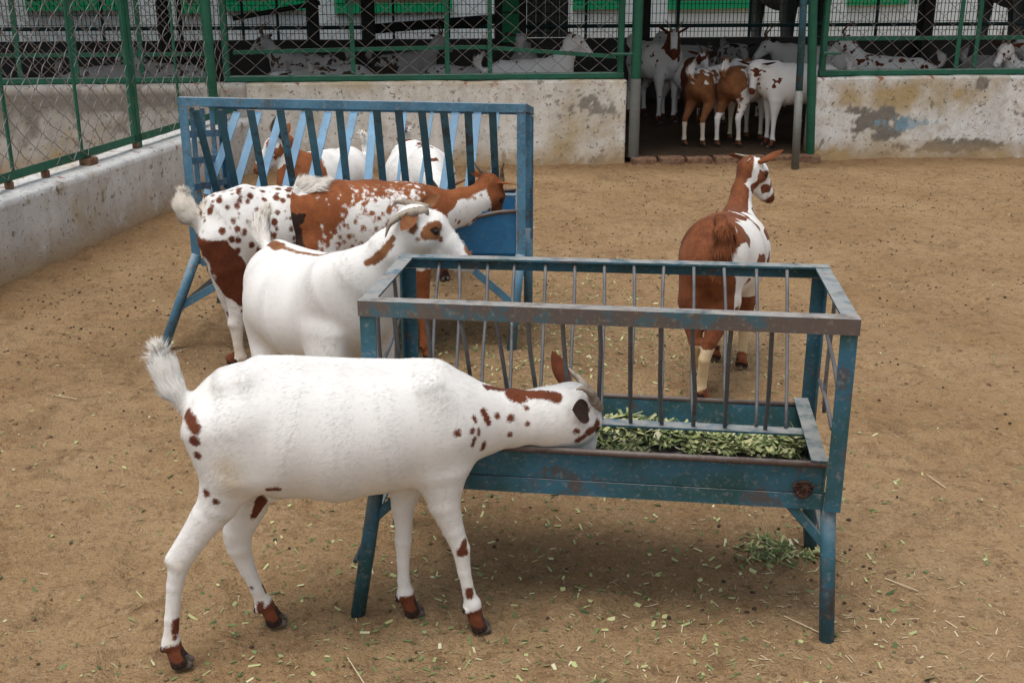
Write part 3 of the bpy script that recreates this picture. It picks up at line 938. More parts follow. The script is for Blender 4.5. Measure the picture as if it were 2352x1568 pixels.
front_pairs = [(975, 1010), (1052, 1098), (1135, 1172), (1213, 1236), (1291, 1302), (1376, 1376), (1451, 1447), (1518, 1521), (1593, 1592), (1683, 1663), (1776, 1755), (905, 930), (1850, 1835)]
for a_, b_ in front_pairs:
    if a_ == 1850:
        continue
    rod(onrail(a_, FL + fy * .012, 0.782), onrail(b_, A0 + fy * CP, RIM + .004), 0.0052)
for a_, b_ in ((1009, 985), (1056, 1048), (1121, 1108), (1182, 1168), (1253, 1240), (1322, 1312), (1388, 1382), (1455, 1450), (1523, 1515), (1592, 1590), (1664, 1668), (1737, 1738), (1808, 1806)):
    rod(onrail(a_, BL - fy * .012, 0.782), onrail(b_, A0 + fy * (CP + .012), RIM + .004), 0.0042)
for o_, s in ((FL, 1), (FRr, -1)):
    for k, dd in enumerate((0.14, 0.30)):
        p = o_ + fy * dd + fx * s * 0.012
        q = p * 1.0; q[2] = RIM + 0.012
        p[2] = 0.780
        rod(p, q, 0.005, 0.003)
    for z1_, z2_, d1, d2 in ((0.66, 0.58, 0.33, 0.04), (0.52, 0.49, 0.36, 0.12)):
        p = o_ + fy * d2 + fx * s * 0.02; p[2] = z2_
        q = o_ + fy * d1 + fx * s * 0.02; q[2] = z1_
        mb = MB(); mb.tube([p, (p + q) / 2 + fx * .004, q], 0.005, 8); mb.build('tie_rod', M['rod'], feeder, smooth=True)

# ------------------------------------------------------------------ rear feeder (tall rack of flat slats)
f2 = empty('feed_rack', V3(-0.65, 4.65, 0), 'tall blue hay rack of slanted flat slats standing by the back wall', 'feeder')
TL, TR_ = at(407, 224, 4.44), at(1208, 240, 4.44)
gx = unit(TR_ - TL); gz = V3(0, 0, 1)
gxh = unit(V3(gx[0], gx[1], 0)); gy = V3(-gxh[1], gxh[0], 0)
BLt, BRt = at(500, 233, 4.93), at(1226, 247, 4.93)
B_ = M['feeder_blue']
part('top_rail', B_, lambda m: m.angle(TL, TR_, -gz, gy, 0.032, 0.005), f2)
part('top_rail', B_, lambda m: m.angle(BLt, BRt, -gz, -gy, 0.032, 0.005), f2)
part('top_rail', B_, lambda m: m.angle(TL + gy * .03, BLt - gy * .0, gx, -gz, 0.03, 0.005), f2)
part('top_rail', B_, lambda m: m.angle(TR_ + gy * .034 + gx * .0, BRt, -gx, -gz, 0.03, 0.005), f2)
ZB2 = 0.36
cols = []
for P, s, q in ((TL, 1, 1), (TR_, -1, 1), (BLt, 1, -1), (BRt, -1, -1)):
    lo = V3(P[0], P[1], ZB2)
    part('post', B_, lambda m: m.angle(P - gz * 0.036 + gx * s * .001, lo, gxh * s, gy * q, 0.034, 0.005), f2)
    cols.append(lo)
f2feet = [G(370, 803), G(1174, 799), G(505, 692), V3(BRt[0] - .02, BRt[1] + .02, 0)]
for lo, ft, s in zip(cols, f2feet, (1, -1, 1, -1)):
    mb = MB(); mb.tube([lo + gxh * s * .02 + gz * .04, V3(ft[0], ft[1], -0.02)], 0.020, 10); mb.build('leg', B_, f2, smooth=True)
    kn = lo + (V3(ft[0], ft[1], 0) - lo) * 0.5
    mb = MB(); mb.bar(lo + gxh * s * 0.22 - gz * 0.015, kn + gxh * s * .01, 0.03, 0.006, gy); mb.build('brace', B_, f2)
mb = MB(); mb.bar(cols[0] * .45 + f2feet[0] * .55 + gy * .02, cols[2] * .5 + f2feet[2] * .5, 0.03, 0.006); mb.build('brace', M['black'], f2)
# trough
t0, t1 = V3(TL[0], TL[1], 0) + gxh * 0.036, V3(TR_[0], TR_[1], 0) - gxh * 0.036
pr = [(0.004, 0.575), (0.02, 0.40), (0.03, 0.385), (0.40, 0.385), (0.42, 0.40), (0.44, 0.575), (0.437, 0.575), (0.417, 0.403), (0.40, 0.389), (0.032, 0.389), (0.023, 0.402), (0.007, 0.575)]
part('trough', M['feeder_sheet'], lambda m: m.prism(t0, t1, pr, gy, gz), f2)


def rim2(m):
    L2 = np.linalg.norm(t1 - t0)
    for off in (0.003, 0.44):
        pts = [t0 + gxh * x + gy * off + gz * (0.577 - (0.03 * math.exp(-((x - L2 * 0.84) / 0.1) ** 2) if off < .1 else 0)) for x in np.linspace(0, L2, 24)]
        m.tube(pts, 0.008, 8)


part('rim', M['rust'], rim2, f2, smooth=True)
for e_, s in ((t0, 1), (t1, -1)):
    part('end_plate', M['feeder_sheet'], lambda m: m.prism(e_ + gxh * s * .002, e_ + gxh * s * .005, [(0.022, 0.385), (0.42, 0.385), (0.44, 0.575), (0.005, 0.575)], gy, gz), f2)
part('bottom_rail', B_, lambda m: m.angle(t0 - gy * .001 + gz * 0.352, t1 - gy * .001 + gz * .352, gz, gy, 0.034, 0.004), f2)
part('bottom_rail', B_, lambda m: m.angle(t0 + gy * .45 + gz * 0.352, t1 + gy * .45 + gz * .352, gz, -gy, 0.034, 0.004), f2)
cz = 0.60
part('centre_bar', B_, lambda m: m.box((t0 + t1) / 2 + gy * 0.22 + gz * cz, (np.linalg.norm(t1 - t0), 0.05, 0.006), np.array([gxh, gy, gz])), f2)


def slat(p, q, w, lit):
    mb = MB(); mb.bar(p, q, w, 0.005, unit(np.cross(q - p, gxh))); mb.build('slat', M['slat_lit'] if lit else M['slat_shaded'], f2)


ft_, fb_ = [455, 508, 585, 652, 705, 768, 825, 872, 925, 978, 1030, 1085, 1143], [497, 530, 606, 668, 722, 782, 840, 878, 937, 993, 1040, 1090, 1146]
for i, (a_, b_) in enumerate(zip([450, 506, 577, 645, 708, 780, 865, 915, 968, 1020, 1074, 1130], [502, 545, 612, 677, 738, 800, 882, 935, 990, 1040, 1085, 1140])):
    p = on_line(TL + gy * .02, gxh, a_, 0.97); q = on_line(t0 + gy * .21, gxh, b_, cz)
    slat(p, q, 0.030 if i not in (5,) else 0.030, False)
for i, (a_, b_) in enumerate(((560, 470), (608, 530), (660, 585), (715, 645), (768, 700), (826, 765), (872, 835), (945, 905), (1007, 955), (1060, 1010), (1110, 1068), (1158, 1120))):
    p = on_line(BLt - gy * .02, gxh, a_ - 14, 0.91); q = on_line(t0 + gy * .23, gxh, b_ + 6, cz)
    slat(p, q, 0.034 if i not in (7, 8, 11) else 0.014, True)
for A, B, s in ((TL, BLt, 1), (TR_, BRt, -1)):
    for k in (0.25, 0.5, 0.75):
        p = A + (B - A) * k + gx * s * .01
        mb = MB(); mb.bar(p - gz * .036, V3(p[0], p[1], 0.58), 0.02, 0.006, gy); mb.build('end_bar', B_, f2)
    for z in (0.88, 0.775, 0.67):
        p = V3(A[0], A[1], z) + gx * s * .017; q = V3(B[0], B[1], z - .06) + gx * s * .017
        mb = MB(); mb.bar(p, q, 0.028, 0.005, gx); mb.build('end_bar', B_, f2)
# ------------------------------------------------------------------ goats: bodies grown from blended limbs
def smin(a, b, k):
    h = np.maximum(k - np.abs(a - b), 0) / k
    return np.minimum(a, b) - h * h * k * 0.25


class Body:
    def __init__(self):
        self.items, self.cuts = [], []

    def hollow(self, p, r, depth_k=0.06):
        """shallow dent: takes a ball away with a soft edge"""
        self.cuts.append((np.asarray(p, float), r, depth_k))

    def chain(self, nodes, lat, k=0.03):
        """nodes: (point, half width, half height); oval limb through them"""
        self.items.append(([(np.asarray(p, float), w, h) for p, w, h in nodes], unit(lat), k))

    def ball(self, p, r, k=0.02):
        p = np.asarray(p, float)
        self.items.append(([(p, r, r), (p + V3(0, 0, 1e-4), r, r)], V3(1, 0.01, 0), k))

    @staticmethod
    def dist(q, nodes, lat):
        out = None
        rmin = min(min(w, h) for _, w, h in nodes)
        for (A, wa, ha), (B, wb, hb) in zip(nodes[:-1], nodes[1:]):
            ab = B - A
            L = max(np.linalg.norm(ab), 1e-6)
            a = ab / L
            l = lat - a * (lat @ a)
            if np.linalg.norm(l) < 0.05:
                l = np.cross(a, V3(0.3, 0.2, 0.9))
            l = unit(l)
            u = np.cross(a, l)
            v = q - A.astype(np.float32)
            s = v @ a.astype(np.float32)
            t = np.clip(s / L, 0, 1)
            ca = s - t * L
            w = wa + (wb - wa) * t
            h = ha + (hb - ha) * t
            m = np.minimum(w, h)
            x, y, z = (v @ l.astype(np.float32)) / w, (v @ u.astype(np.float32)) / h, ca / m
            k0 = np.sqrt(x * x + y * y + z * z) + 1e-6
            k1 = np.sqrt((x / w) ** 2 + (y / h) ** 2 + (z / m) ** 2) + 1e-6
            d = k0 * (k0 - 1) / k1
            out = d if out is None else smin(out, d, 0.35 * rmin + 1e-4)
        return out

    def mesh(self, vox, ground=None):
        P = np.array([p for it in self.items for p, _, _ in it[0]])
        r = max(max(w, h) for it in self.items for _, w, h in it[0])
        lo, hi = P.min(0) - r * 0.6 - 0.06, P.max(0) + r * 0.6 + 0.06
        lo = np.minimum(lo, P.min(0) - 0.05)
        n = np.ceil((hi - lo) / vox).astype(int) + 1
        V = np.full(n, 0.1, np.float32)
        ax = [(lo[i] + vox * np.arange(n[i])).astype(np.float32) for i in range(3)]
        for nodes, lat, k in self.items:
            p = np.array([q for q, _, _ in nodes])
            rr = np.array([max(w, h) for _, w, h in nodes])[:, None]
            mg = k + 2 * vox
            a = np.clip(np.floor(((p - rr).min(0) - mg - lo) / vox).astype(int), 0, n - 1)
            b = np.clip(np.ceil(((p + rr).max(0) + mg - lo) / vox).astype(int) + 1, 1, n)
            X, Y, Z = np.meshgrid(ax[0][a[0]:b[0]], ax[1][a[1]:b[1]], ax[2][a[2]:b[2]], indexing='ij')
            q = np.stack([X.ravel(), Y.ravel(), Z.ravel()], 1)
            d = self.dist(q, nodes, lat).reshape(X.shape)
            sl = (slice(a[0], b[0]), slice(a[1], b[1]), slice(a[2], b[2]))
            V[sl] = smin(V[sl], d.astype(np.float32), k)
        for p, r, k in self.cuts:
            a = np.clip(np.floor((p - r - k - lo) / vox).astype(int), 0, n - 1)
            e = np.clip(np.ceil((p + r + k - lo) / vox).astype(int) + 1, 1, n)
            X, Y, Z = np.meshgrid(ax[0][a[0]:e[0]], ax[1][a[1]:e[1]], ax[2][a[2]:e[2]], indexing='ij')
            d = r - np.sqrt((X - p[0]) ** 2 + (Y - p[1]) ** 2 + (Z - p[2]) ** 2)
            sl = (slice(a[0], e[0]), slice(a[1], e[1]), slice(a[2], e[2]))
            V[sl] = -smin(-V[sl], -d.astype(np.float32), k)
        if ground is not None:
            V = np.maximum(V, (ground - ax[2])[None, None, :])
        return nets(V, lo, vox)


def nets(V, lo, vox):
    ins = V < 0
    nx, ny, nz = V.shape
    c = np.zeros((nx - 1, ny - 1, nz - 1), np.int8)
    offs = [(i, j, k) for i in (0, 1) for j in (0, 1) for k in (0, 1)]
    for i, j, k in offs:
        c += ins[i:nx - 1 + i, j:ny - 1 + j, k:nz - 1 + k]
    act = np.argwhere((c > 0) & (c < 8))
    idx = np.full(c.shape, -1, np.int32)
    idx[act[:, 0], act[:, 1], act[:, 2]] = np.arange(len(act))
    pos, cnt = np.zeros((len(act), 3)), np.zeros(len(act))
    for a in range(8):
        for b in range(a + 1, 8):
            oa, ob = np.array(offs[a]), np.array(offs[b])
            if np.abs(oa - ob).sum() != 1:
                continue
            A, B = act + oa, act + ob
            va, vb = V[A[:, 0], A[:, 1], A[:, 2]], V[B[:, 0], B[:, 1], B[:, 2]]
            m = (va < 0) != (vb < 0)
            t = va[m] / (va[m] - vb[m])
            pos[m] += A[m] + t[:, None] * (ob - oa)
            cnt[m] += 1
    pos = lo + vox * pos / cnt[:, None]
    faces = []
    for axis in range(3):
        o1, o2 = [(1, 2), (2, 0), (0, 1)][axis]
        s0 = [slice(1, -1)] * 3; s1 = [slice(1, -1)] * 3
        s0[axis] = slice(0, V.shape[axis] - 1); s1[axis] = slice(1, V.shape[axis])
        a, b = ins[tuple(s0)], ins[tuple(s1)]
        e = np.argwhere(a != b)
        st = np.ones(3, int); st[axis] = 0
        flip = b[e[:, 0], e[:, 1], e[:, 2]]
        e = e + st
        d1 = np.zeros(3, int); d1[o1] = 1
        d2 = np.zeros(3, int); d2[o2] = 1
        q = [e - d1 - d2, e - d2, e, e - d1]
        f = np.stack([idx[k[:, 0], k[:, 1], k[:, 2]] for k in q], 1)
        f[flip] = f[flip][:, ::-1]
        faces.append(f)
    return pos, np.vstack(faces)


def vnormals(P, F):
    n = np.cross(P[F[:, 2]] - P[F[:, 0]], P[F[:, 3]] - P[F[:, 1]])
    out = np.zeros_like(P)
    for k in range(4):
        np.add.at(out, F[:, k], n)
    return out / np.maximum(np.linalg.norm(out, axis=1, keepdims=True), 1e-12)


class Marks:
    """patches of colour: balls and rods in space, positive inside"""
    def __init__(self):
        self.s = []

    def add(self, p, r, q=None):
        self.s.append((np.asarray(p, float), np.asarray(q if q is not None else p, float), r))

    def ev(self, P):
        d = np.full(len(P), -0.08)
        for a, b, r in self.s:
            ab = b - a
            t = np.clip(((P - a) @ ab) / max(ab @ ab, 1e-9), 0, 1)
            d = np.maximum(d, r - np.linalg.norm(P - a - t[:, None] * ab, axis=1))
        return d


def coat(name, white=(0.80, 0.785, 0.75), brown=(0.150, 0.043, 0.018), brown2=(0.105, 0.029, 0.012)):
    n = NT(name)
    fine, mid = n.noise(230, 2, 0.6), n.noise(55, 3, 0.6)
    base = n.mix(n.rng(n.noise(9, 3, 0.6), 0.35, 0.7), white, tuple(x * 0.93 for x in white))
    base = n.mix(n.math('MULTIPLY', n.rng(n.noise(120, 3, 0.7, vec=n.mapping((0.35, 1, 1))), 0.52, 0.75), 0.30), base, tuple(x * 0.72 for x in white))
    base = n.mix(n.attr('tan'), base, (0.60, 0.46, 0.27))
    wob = n.math('ADD', n.math('MULTIPLY', n.math('SUBTRACT', fine, 0.5), 0.012), n.math('MULTIPLY', n.math('SUBTRACT', mid, 0.5), 0.009))
    base = n.mix(n.math('MULTIPLY', n.attr('tone'), 0.34), base, tuple(x * 0.62 for x in white))
    bm = n.rng(n.math('ADD', n.attr('brown'), wob), -0.0036, 0.0036)
    bcol = n.mix(n.rng(n.noise(16, 4, 0.65), 0.35, 0.65), brown, brown2)
    bcol = n.mix(n.math('MULTIPLY', n.rng(fine, 0.55, 0.75), 0.35), bcol, tuple(x * 1.6 for x in brown))
    col = n.mix(bm, base, bcol)
    col = n.mix(n.math('MULTIPLY', n.math('MULTIPLY', n.attr('tone'), bm), 0.5), col, tuple(x * 1.9 for x in brown))
    dm = n.rng(n.math('ADD', n.attr('dark'), n.math('MULTIPLY', wob, 0.4)), -0.0015, 0.0015)
    col = n.mix(dm, col, n.mix(n.rng(fine, 0.4, 0.65), (0.020, 0.010, 0.007), (0.048, 0.024, 0.016)))
    pm = n.rng(n.attr('pale'), -0.001, 0.001)
    col = n.mix(pm, col, n.mix(n.rng(mid, 0.4, 0.65), (0.085, 0.066, 0.055), (0.15, 0.12, 0.10)))
    b = n.bump(n.math('ADD', n.math('MULTIPLY', n.noise(190, 3, 0.7, vec=n.mapping((0.22, 1, 0.8))), 1.0), n.math('MULTIPLY', n.noise(18, 2, 0.5), 0.35)), 0.13, 0.002)
    m = n.out(col, 0.82, b, spec=0.18)
    n.b.inputs['Sheen Weight'].default_value = 0.05
    n.b.inputs['Sheen Roughness'].default_value = 0.5
    return m


M['coat'] = coat('goat_coat')
M['coat_rust'] = coat('goat_coat_rust', brown=(0.265, 0.088, 0.030), brown2=(0.20, 0.062, 0.022))
M['coat_tan'] = coat('goat_coat_tan', brown=(0.24, 0.105, 0.042), brown2=(0.17, 0.065, 0.026))
M['coat_red'] = coat('goat_coat_red', brown=(0.205, 0.068, 0.025), brown2=(0.125, 0.038, 0.015))
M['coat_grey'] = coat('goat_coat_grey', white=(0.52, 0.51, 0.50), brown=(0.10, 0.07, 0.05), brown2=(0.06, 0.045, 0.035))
n = NT('horn'); hn = n.noise(60, 4, 0.6, vec=n.mapping((1, 1, 1)))
M['horn'] = n.out(n.mix(n.rng(hn, 0.35, 0.65), (0.21, 0.17, 0.13), (0.36, 0.31, 0.25)), 0.6, n.bump(hn, 0.4, 0.003))
n = NT('horn_brown'); M['horn_brown'] = n.out(n.mix(n.rng(n.noise(50, 4), 0.35, 0.65), (0.12, 0.075, 0.045), (0.22, 0.16, 0.10)), 0.6)
n = NT('eye'); M['eye'] = n.out((0.02, 0.012, 0.008), 0.12, spec=0.6)


def hair(P, Nn, F, count, flow, length, width, seed, sel=None, spread=0.25, lift=0.18):
    """count thin tapering hairs lying along flow(p) on the surface"""
    g = np.random.default_rng(seed)
    a = np.linalg.norm(np.cross(P[F[:, 2]] - P[F[:, 0]], P[F[:, 3]] - P[F[:, 1]]), axis=1)
    if sel is not None:
        a = a * sel(P[F].mean(1))
    if a.sum() <= 0:
        return np.zeros((0, 3)), np.zeros((0, 4), int), np.zeros((0, 3)), np.zeros(0, int)
    fi = g.choice(len(F), count, p=a / a.sum())
    w = g.random((count, 2))
    q = F[fi]
    p = (P[q[:, 0]] * ((1 - w[:, :1]) * (1 - w[:, 1:])) + P[q[:, 1]] * (w[:, :1] * (1 - w[:, 1:])) + P[q[:, 2]] * (w[:, :1] * w[:, 1:]) + P[q[:, 3]] * ((1 - w[:, :1]) * w[:, 1:]))
    nn = Nn[q[:, 0]]
    d = flow(p) + g.normal(0, spread, (count, 3))
    d = d - nn * (d * nn).sum(1, keepdims=True)
    d /= np.maximum(np.linalg.norm(d, axis=1, keepdims=True), 1e-6)
    d = d + nn * (lift * (0.5 + g.random((count, 1))))
    d /= np.linalg.norm(d, axis=1, keepdims=True)
    side = np.cross(d, nn)
    side /= np.maximum(np.linalg.norm(side, axis=1, keepdims=True), 1e-6)
    L = (length(p) if callable(length) else np.full(count, length)) * (0.6 + 0.8 * g.random(count))
    wd = width * (0.7 + 0.6 * g.random(count))
    base = p - nn * 0.0008
    midp = base + d * (L * 0.55)[:, None] + nn * (L * 0.03)[:, None]
    tip = base + d * L[:, None] - nn * (L * 0.05)[:, None]
    s = side * wd[:, None] * 0.5
    V = np.stack([base - s, base + s, midp + s * 0.8, midp - s * 0.8, tip + s * 0.12, tip - s * 0.12], 1).reshape(-1, 3)
    i = np.arange(count)[:, None] * 6
    FF = np.concatenate([i + [0, 1, 2, 3], i + [3, 2, 4, 5]], 0)
    return V, FF, np.repeat(nn, 6, 0), np.repeat(q[:, 0], 6)


def ear_shape(base, direc, inner, L=0.115, W=0.05, cup=0.5, droop=0.0, rollk=1.25):
    """cupped leaf with thickness; returns verts, quads, and 1 for the inner side"""
    d = unit(direc)
    nrm = unit(inner - d * (np.asarray(inner, float) @ d))
    s = np.cross(d, nrm)
    nu, nv = 14, 9
    V, inn = [], []
    for side in (0, 1):
        for i in range(nu):
            u = i / (nu - 1)
            wp = (math.sin(math.pi * min(0.16 + 0.84 * u, 1.0)) ** 0.75) * (1 - 0.25 * u) + 0.02
            roll = rollk * (1 - u) ** 1.5 + 0.35
            for j in range(nv):
                v = -1 + 2 * j / (nv - 1)
                ang = v * roll * 1.25
                x = math.sin(ang) / max(roll * 1.25, .3) * 1.0
                o = (1 - math.cos(ang)) * cup
                p = base + d * L * u + s * (W / 2) * wp * x * 1.15 + nrm * (W / 2) * wp * o - V3(0, 0, 1) * droop * L * u * u
                if side:
                    p = p - nrm * 0.005 * (1 - v * v * 0.9) * (1 - u * 0.6)
                V.append(p); inn.append(0 if side else 1)
    V = np.array(V)
    i = np.arange(nu * nv).reshape(nu, nv)
    f = np.stack([i[:-1, :-1], i[:-1, 1:], i[1:, 1:], i[1:, :-1]], -1).reshape(-1, 4)
    F = np.vstack([f, f[:, ::-1] + nu * nv])
    e = np.concatenate([i[0, :], i[1:, -1], i[-1, -2::-1], i[-2:0:-1, 0]])
    e2 = np.roll(e, -1)
    F = np.vstack([F, np.stack([e2, e, e + nu * nv, e2 + nu * nv], 1)])
    return V, F, np.array(inn, float)


def hash3(c, seed):
    i = c.astype(np.int64)
    h = np.full(len(i), seed * 1013 + 17, np.int64)
    for k in range(3):
        h = (h * 374761393 + i[:, k] * 668265263) & 0x7fffffff
        h = ((h ^ (h >> 13)) * 1274126177) & 0x7fffffff
    return ((h ^ (h >> 16)) & 0xffff) / 65535.0


def jdots(P, cell, keep, r0, seed=3):
    """jittered round dots through space, positive inside"""
    gi = np.floor(P / cell)
    best = np.full(len(P), 9.0)
    for dx in (-1, 0, 1):
        for dy in (-1, 0, 1):
            for dz in (-1, 0, 1):
                c = gi + V3(dx, dy, dz)
                j = np.stack([hash3(c, seed), hash3(c, seed + 1), hash3(c, seed + 2)], 1)
                r = hash3(c, seed + 3)
                dist = np.linalg.norm((P - (c + 0.1 + .8 * j) * cell) * V3(1, 1, .8), axis=1) + np.where(r > keep, 9, 0) + r0 * .6 * r / keep
                best = np.minimum(best, dist)
    return r0 - best


class Goat:
    def __init__(self):
        self.b = Body()
        self.lift = 0.05
        self.brown, self.dark, self.pale, self.tan = Marks(), Marks(), Marks(), Marks()
        self.ears, self.horns, self.eyes = [], [], []
        self.tail = None

    def head(self, poll, f, u, s=1.0, jaw_open=0):
        f = unit(f); u = unit(u - f * (np.asarray(u, float) @ f)); l = np.cross(u, f)      # l = the goat's left
        H = lambda a, b, c: poll + s * (a * f + b * l + c * u)
        self.H, self.hf, self.hu, self.hl, self.hs = H, f, u, l, s
        b = self.b
        b.chain([(H(-0.005, 0, -0.012), .046 * s, .048 * s), (H(.045, 0, .0), .043 * s, .045 * s)], l, .03 * s)
        b.chain([(H(.045, 0, .002), .037 * s, .042 * s), (H(.105, 0, -.012), .0275 * s, .034 * s), (H(.16, 0, -.026), .0225 * s, .026 * s), (H(.186, 0, -.034), .0205 * s, .020 * s)], l, .02 * s)
        b.chain([(H(.012, 0, -.05), .034 * s, .026 * s), (H(.085, 0, -.054), .022 * s, .020 * s), (H(.16, 0, -.052), .0165 * s, .0135 * s)], l, .02 * s)
        for q in (-1, 1):
            b.ball(H(.045, .026 * q, -.03), .026 * s, .03 * s)
            b.ball(H(.052, .033 * q, .016), .014 * s, .014 * s)
            b.ball(H(.183, .012 * q, -.028), .011 * s, .01 * s)
            b.ball(H(.0, .030 * q, .024), .014 * s, .02 * s)
            e = H(.060, .0385 * q, .006)
            self.eyes.append((e, .0115 * s))
            self.dark.add(e + l * q * .006 * s, .0105 * s)
            self.dark.add(H(.193, .013 * q, -.026), .006 * s, H(.186, .02 * q, -.022))
            self.dark.add(H(.192, .008 * q, -.046), .0028 * s, H(.150, .021 * q, -.044))
        return H

    def ear(self, q, direc, inner, L=.115, W=.052, col='brown', cup=.5, droop=0.0, off=(-.012, .040, .016)):
        self.ears.append((self.H(off[0], off[1] * q, off[2]), direc, inner, L * self.hs, W * self.hs, cup, droop, col))

    def horn(self, pts, r=.013, mat_='horn'):
        self.horns.append((np.array(pts, float), r, mat_))

    def leg(self, nodes, lat, toe, fwd, s=1.0, k=.035, ground=True, hoofmark=.05):
        """nodes down to the fetlock, then pastern and a cloven hoof at toe"""
        b = self.b
        b.chain(nodes, lat, k)
        fet = np.asarray(nodes[-1][0], float)
        toe = np.asarray(toe, float)
        l = unit(lat)
        cor = toe + V3(0, 0, .034 * s) - fwd * .016 * s                     # top of the hoof
        b.chain([(fet, .0165 * s, .0185 * s), (cor, .0175 * s, .0185 * s)], l, .012 * s)
        for q in (-1, 1):
            b.chain([(cor + l * q * .0095 * s, .0125 * s, .017 * s), (toe + l * q * .0135 * s - fwd * .010 * s + V3(0, 0, .013 * s), .0120 * s, .019 * s), (toe + l * q * .0120 * s + fwd * .014 * s + V3(0, 0, .006 * s), .008 * s, .010 * s)], l, .005)
            b.ball(fet - fwd * .017 * s + l * q * .009 * s - V3(0, 0, .012 * s), .0085 * s, .006)
            self.dark.add(fet - fwd * .022 * s + l * q * .009 * s - V3(0, 0, .012 * s), .0085 * s)
        self.brown.add(toe - fwd * .008 * s, .032 * s, cor + V3(0, 0, .004) - fwd * 0.004)
        self.dark.add(toe + fwd * .006 * s, .033 * s, toe - fwd * .016 * s)
        self.dark.add(cor + fwd * .012 * s, .017 * s)
        self.pale.add(toe + fwd * .014 * s, .025 * s, toe - fwd * .014 * s - V3(0, 0, .004))

    def tail_curve(self, pts, r, tuft, n, width=.0022, up=True):
        self.tail = (np.array(pts, float), r, tuft, n, width)
        k = [.75 + 0.75 * math.sin(math.pi * min(1, i / (len(pts) - 1) * .8 + .05)) - .35 * (i == len(pts) - 1) for i in range(len(pts))]
        self.b.chain([(p, r * q, r * q) for p, q in zip(pts, k)], V3(0, 0.3, 1), .02)

    def build(self, label, vox, mat_, fwd, nh=0, hairlen=.014, hairw=.0013, group='goats', ground=0.0, post=None, name='goat', cat='goat', nohorn=False, seed=1, tailtan=0.15):
        P, F = self.b.mesh(vox, ground)
        Nn = vnormals(P, F)
        fwd = unit(fwd)
        tree = BVHTree.FromPolygons(P.tolist(), F.tolist())
        self.tree = tree
        self.P, self.F, self.N = P, F, Nn
        if post:
            post(self)
        flow = lambda p: np.tile(-fwd * 0.8 + V3(0, 0, -0.55), (len(p), 1))
        Vs, Fs, Ns, Rt = [P], [F], [Nn], [np.arange(len(P))]
        off = len(P)
        if nh:
            body_sel = lambda c: (c[:, 2] > 0.05).astype(float)
            v, f, nn, root = hair(P, Nn, F, nh, flow, lambda p: hairlen * np.clip(p[:, 2] / .42, .38, 1), hairw, seed, body_sel, .2, self.lift)
            Vs.append(v); Fs.append(f + off); Ns.append(nn); Rt.append(root); off += len(v)
        tan_extra = np.zeros(off)
        if self.tail is not None:
            pts, r, tl, cnt, wd = self.tail
            tt = pts[-1] - pts[0]

            def near(c):
                d = np.min(np.linalg.norm(c[:, None, :] - pts[None], axis=2), 1)
                t = ((c - pts[0]) @ tt) / (tt @ tt)
                return ((d < r * 2.2 + .006) & (t > 0.28)).astype(float) * (0.3 + np.clip(t, 0, 1))

            def tflow(p):
                i = np.argmin(np.linalg.norm(p[:, None, :] - pts[None], axis=2), 1)
                g = np.gradient(pts, axis=0)
                return g[i] / np.linalg.norm(g[i], axis=1, keepdims=True)

            v, f, nn, root = hair(P, Nn, F, cnt, tflow, lambda p: tl * (0.45 + 0.55 * np.clip(((p - pts[0]) @ tt) / (tt @ tt), 0, 1)), wd, seed + 3, near, 0.13, 0.27)
            nn = nn + V3(0, -.15, .75); nn = nn / np.linalg.norm(nn, axis=1, keepdims=True)
            Vs.append(v); Fs.append(f + off); Ns.append(nn); Rt.append(root); off += len(v)
        V = np.vstack(Vs); FF = np.vstack(Fs); NN = np.vstack(Ns); root = np.concatenate(Rt)
        Q = P[root] * 0.3 + V * 0.7
        if self.tail is not None:
            Q[-len(v):] = P[root][-len(v):]
        br, dk, pl = self.brown.ev(Q), self.dark.ev(Q), self.pale.ev(Q)
        br, dk, tn = self.extra(Q, NN, br, dk) if hasattr(self, 'extra') else (br, dk, np.zeros(len(Q)))
        tn = np.maximum(tn, np.clip(self.tan.ev(Q) / 0.06, 0, 1) * 0.75)
        tone = np.zeros(len(Q))
        tone[len(P):] = np.repeat(np.random.default_rng(seed + 9).random((len(Q) - len(P)) // 6) ** 2.2, 6)
        A = {'tone': tone, 'brown': br, 'dark': dk, 'pale': pl, 'tan': tn}
        if self.tail is not None:
            k = len(v)
            A['tan'][-k:] = np.maximum(A['tan'][-k:], np.repeat(np.random.default_rng(seed).random(k // 6) * tailtan * 2, 6))
        for base, dr, inn, L, W, cup, droop, col in self.ears:
            ve, fe, si = ear_shape(base, dr, inn, L, W, cup, droop, 1.25 if col != 'dark' else .3)
            FF = np.vstack([FF, fe + len(V)]); V = np.vstack([V, ve])
            ne = vnormals(ve, fe)
            NN = np.vstack([NN, ne])
            bv = np.where(si > 0, 0.02, 0.02) if col in ('brown', 'dark') else np.full(len(si), -.05)
            dv = np.where(si > 0, 0.004 if col == 'dark' else -0.03, -0.03)
            A['brown'] = np.concatenate([A['brown'], bv]); A['dark'] = np.concatenate([A['dark'], dv])
            A['tone'] = np.concatenate([A['tone'], np.zeros(len(si))])
            A['pale'] = np.concatenate([A['pale'], np.full(len(si), -.05)]); A['tan'] = np.concatenate([A['tan'], np.full(len(si), .1)])
        o = mesh_obj(name, V, FF, mat_, smooth=True, attrs=A)
        o.data.normals_split_custom_set_from_vertices(NN.tolist())
        tag(o, label, cat, group)
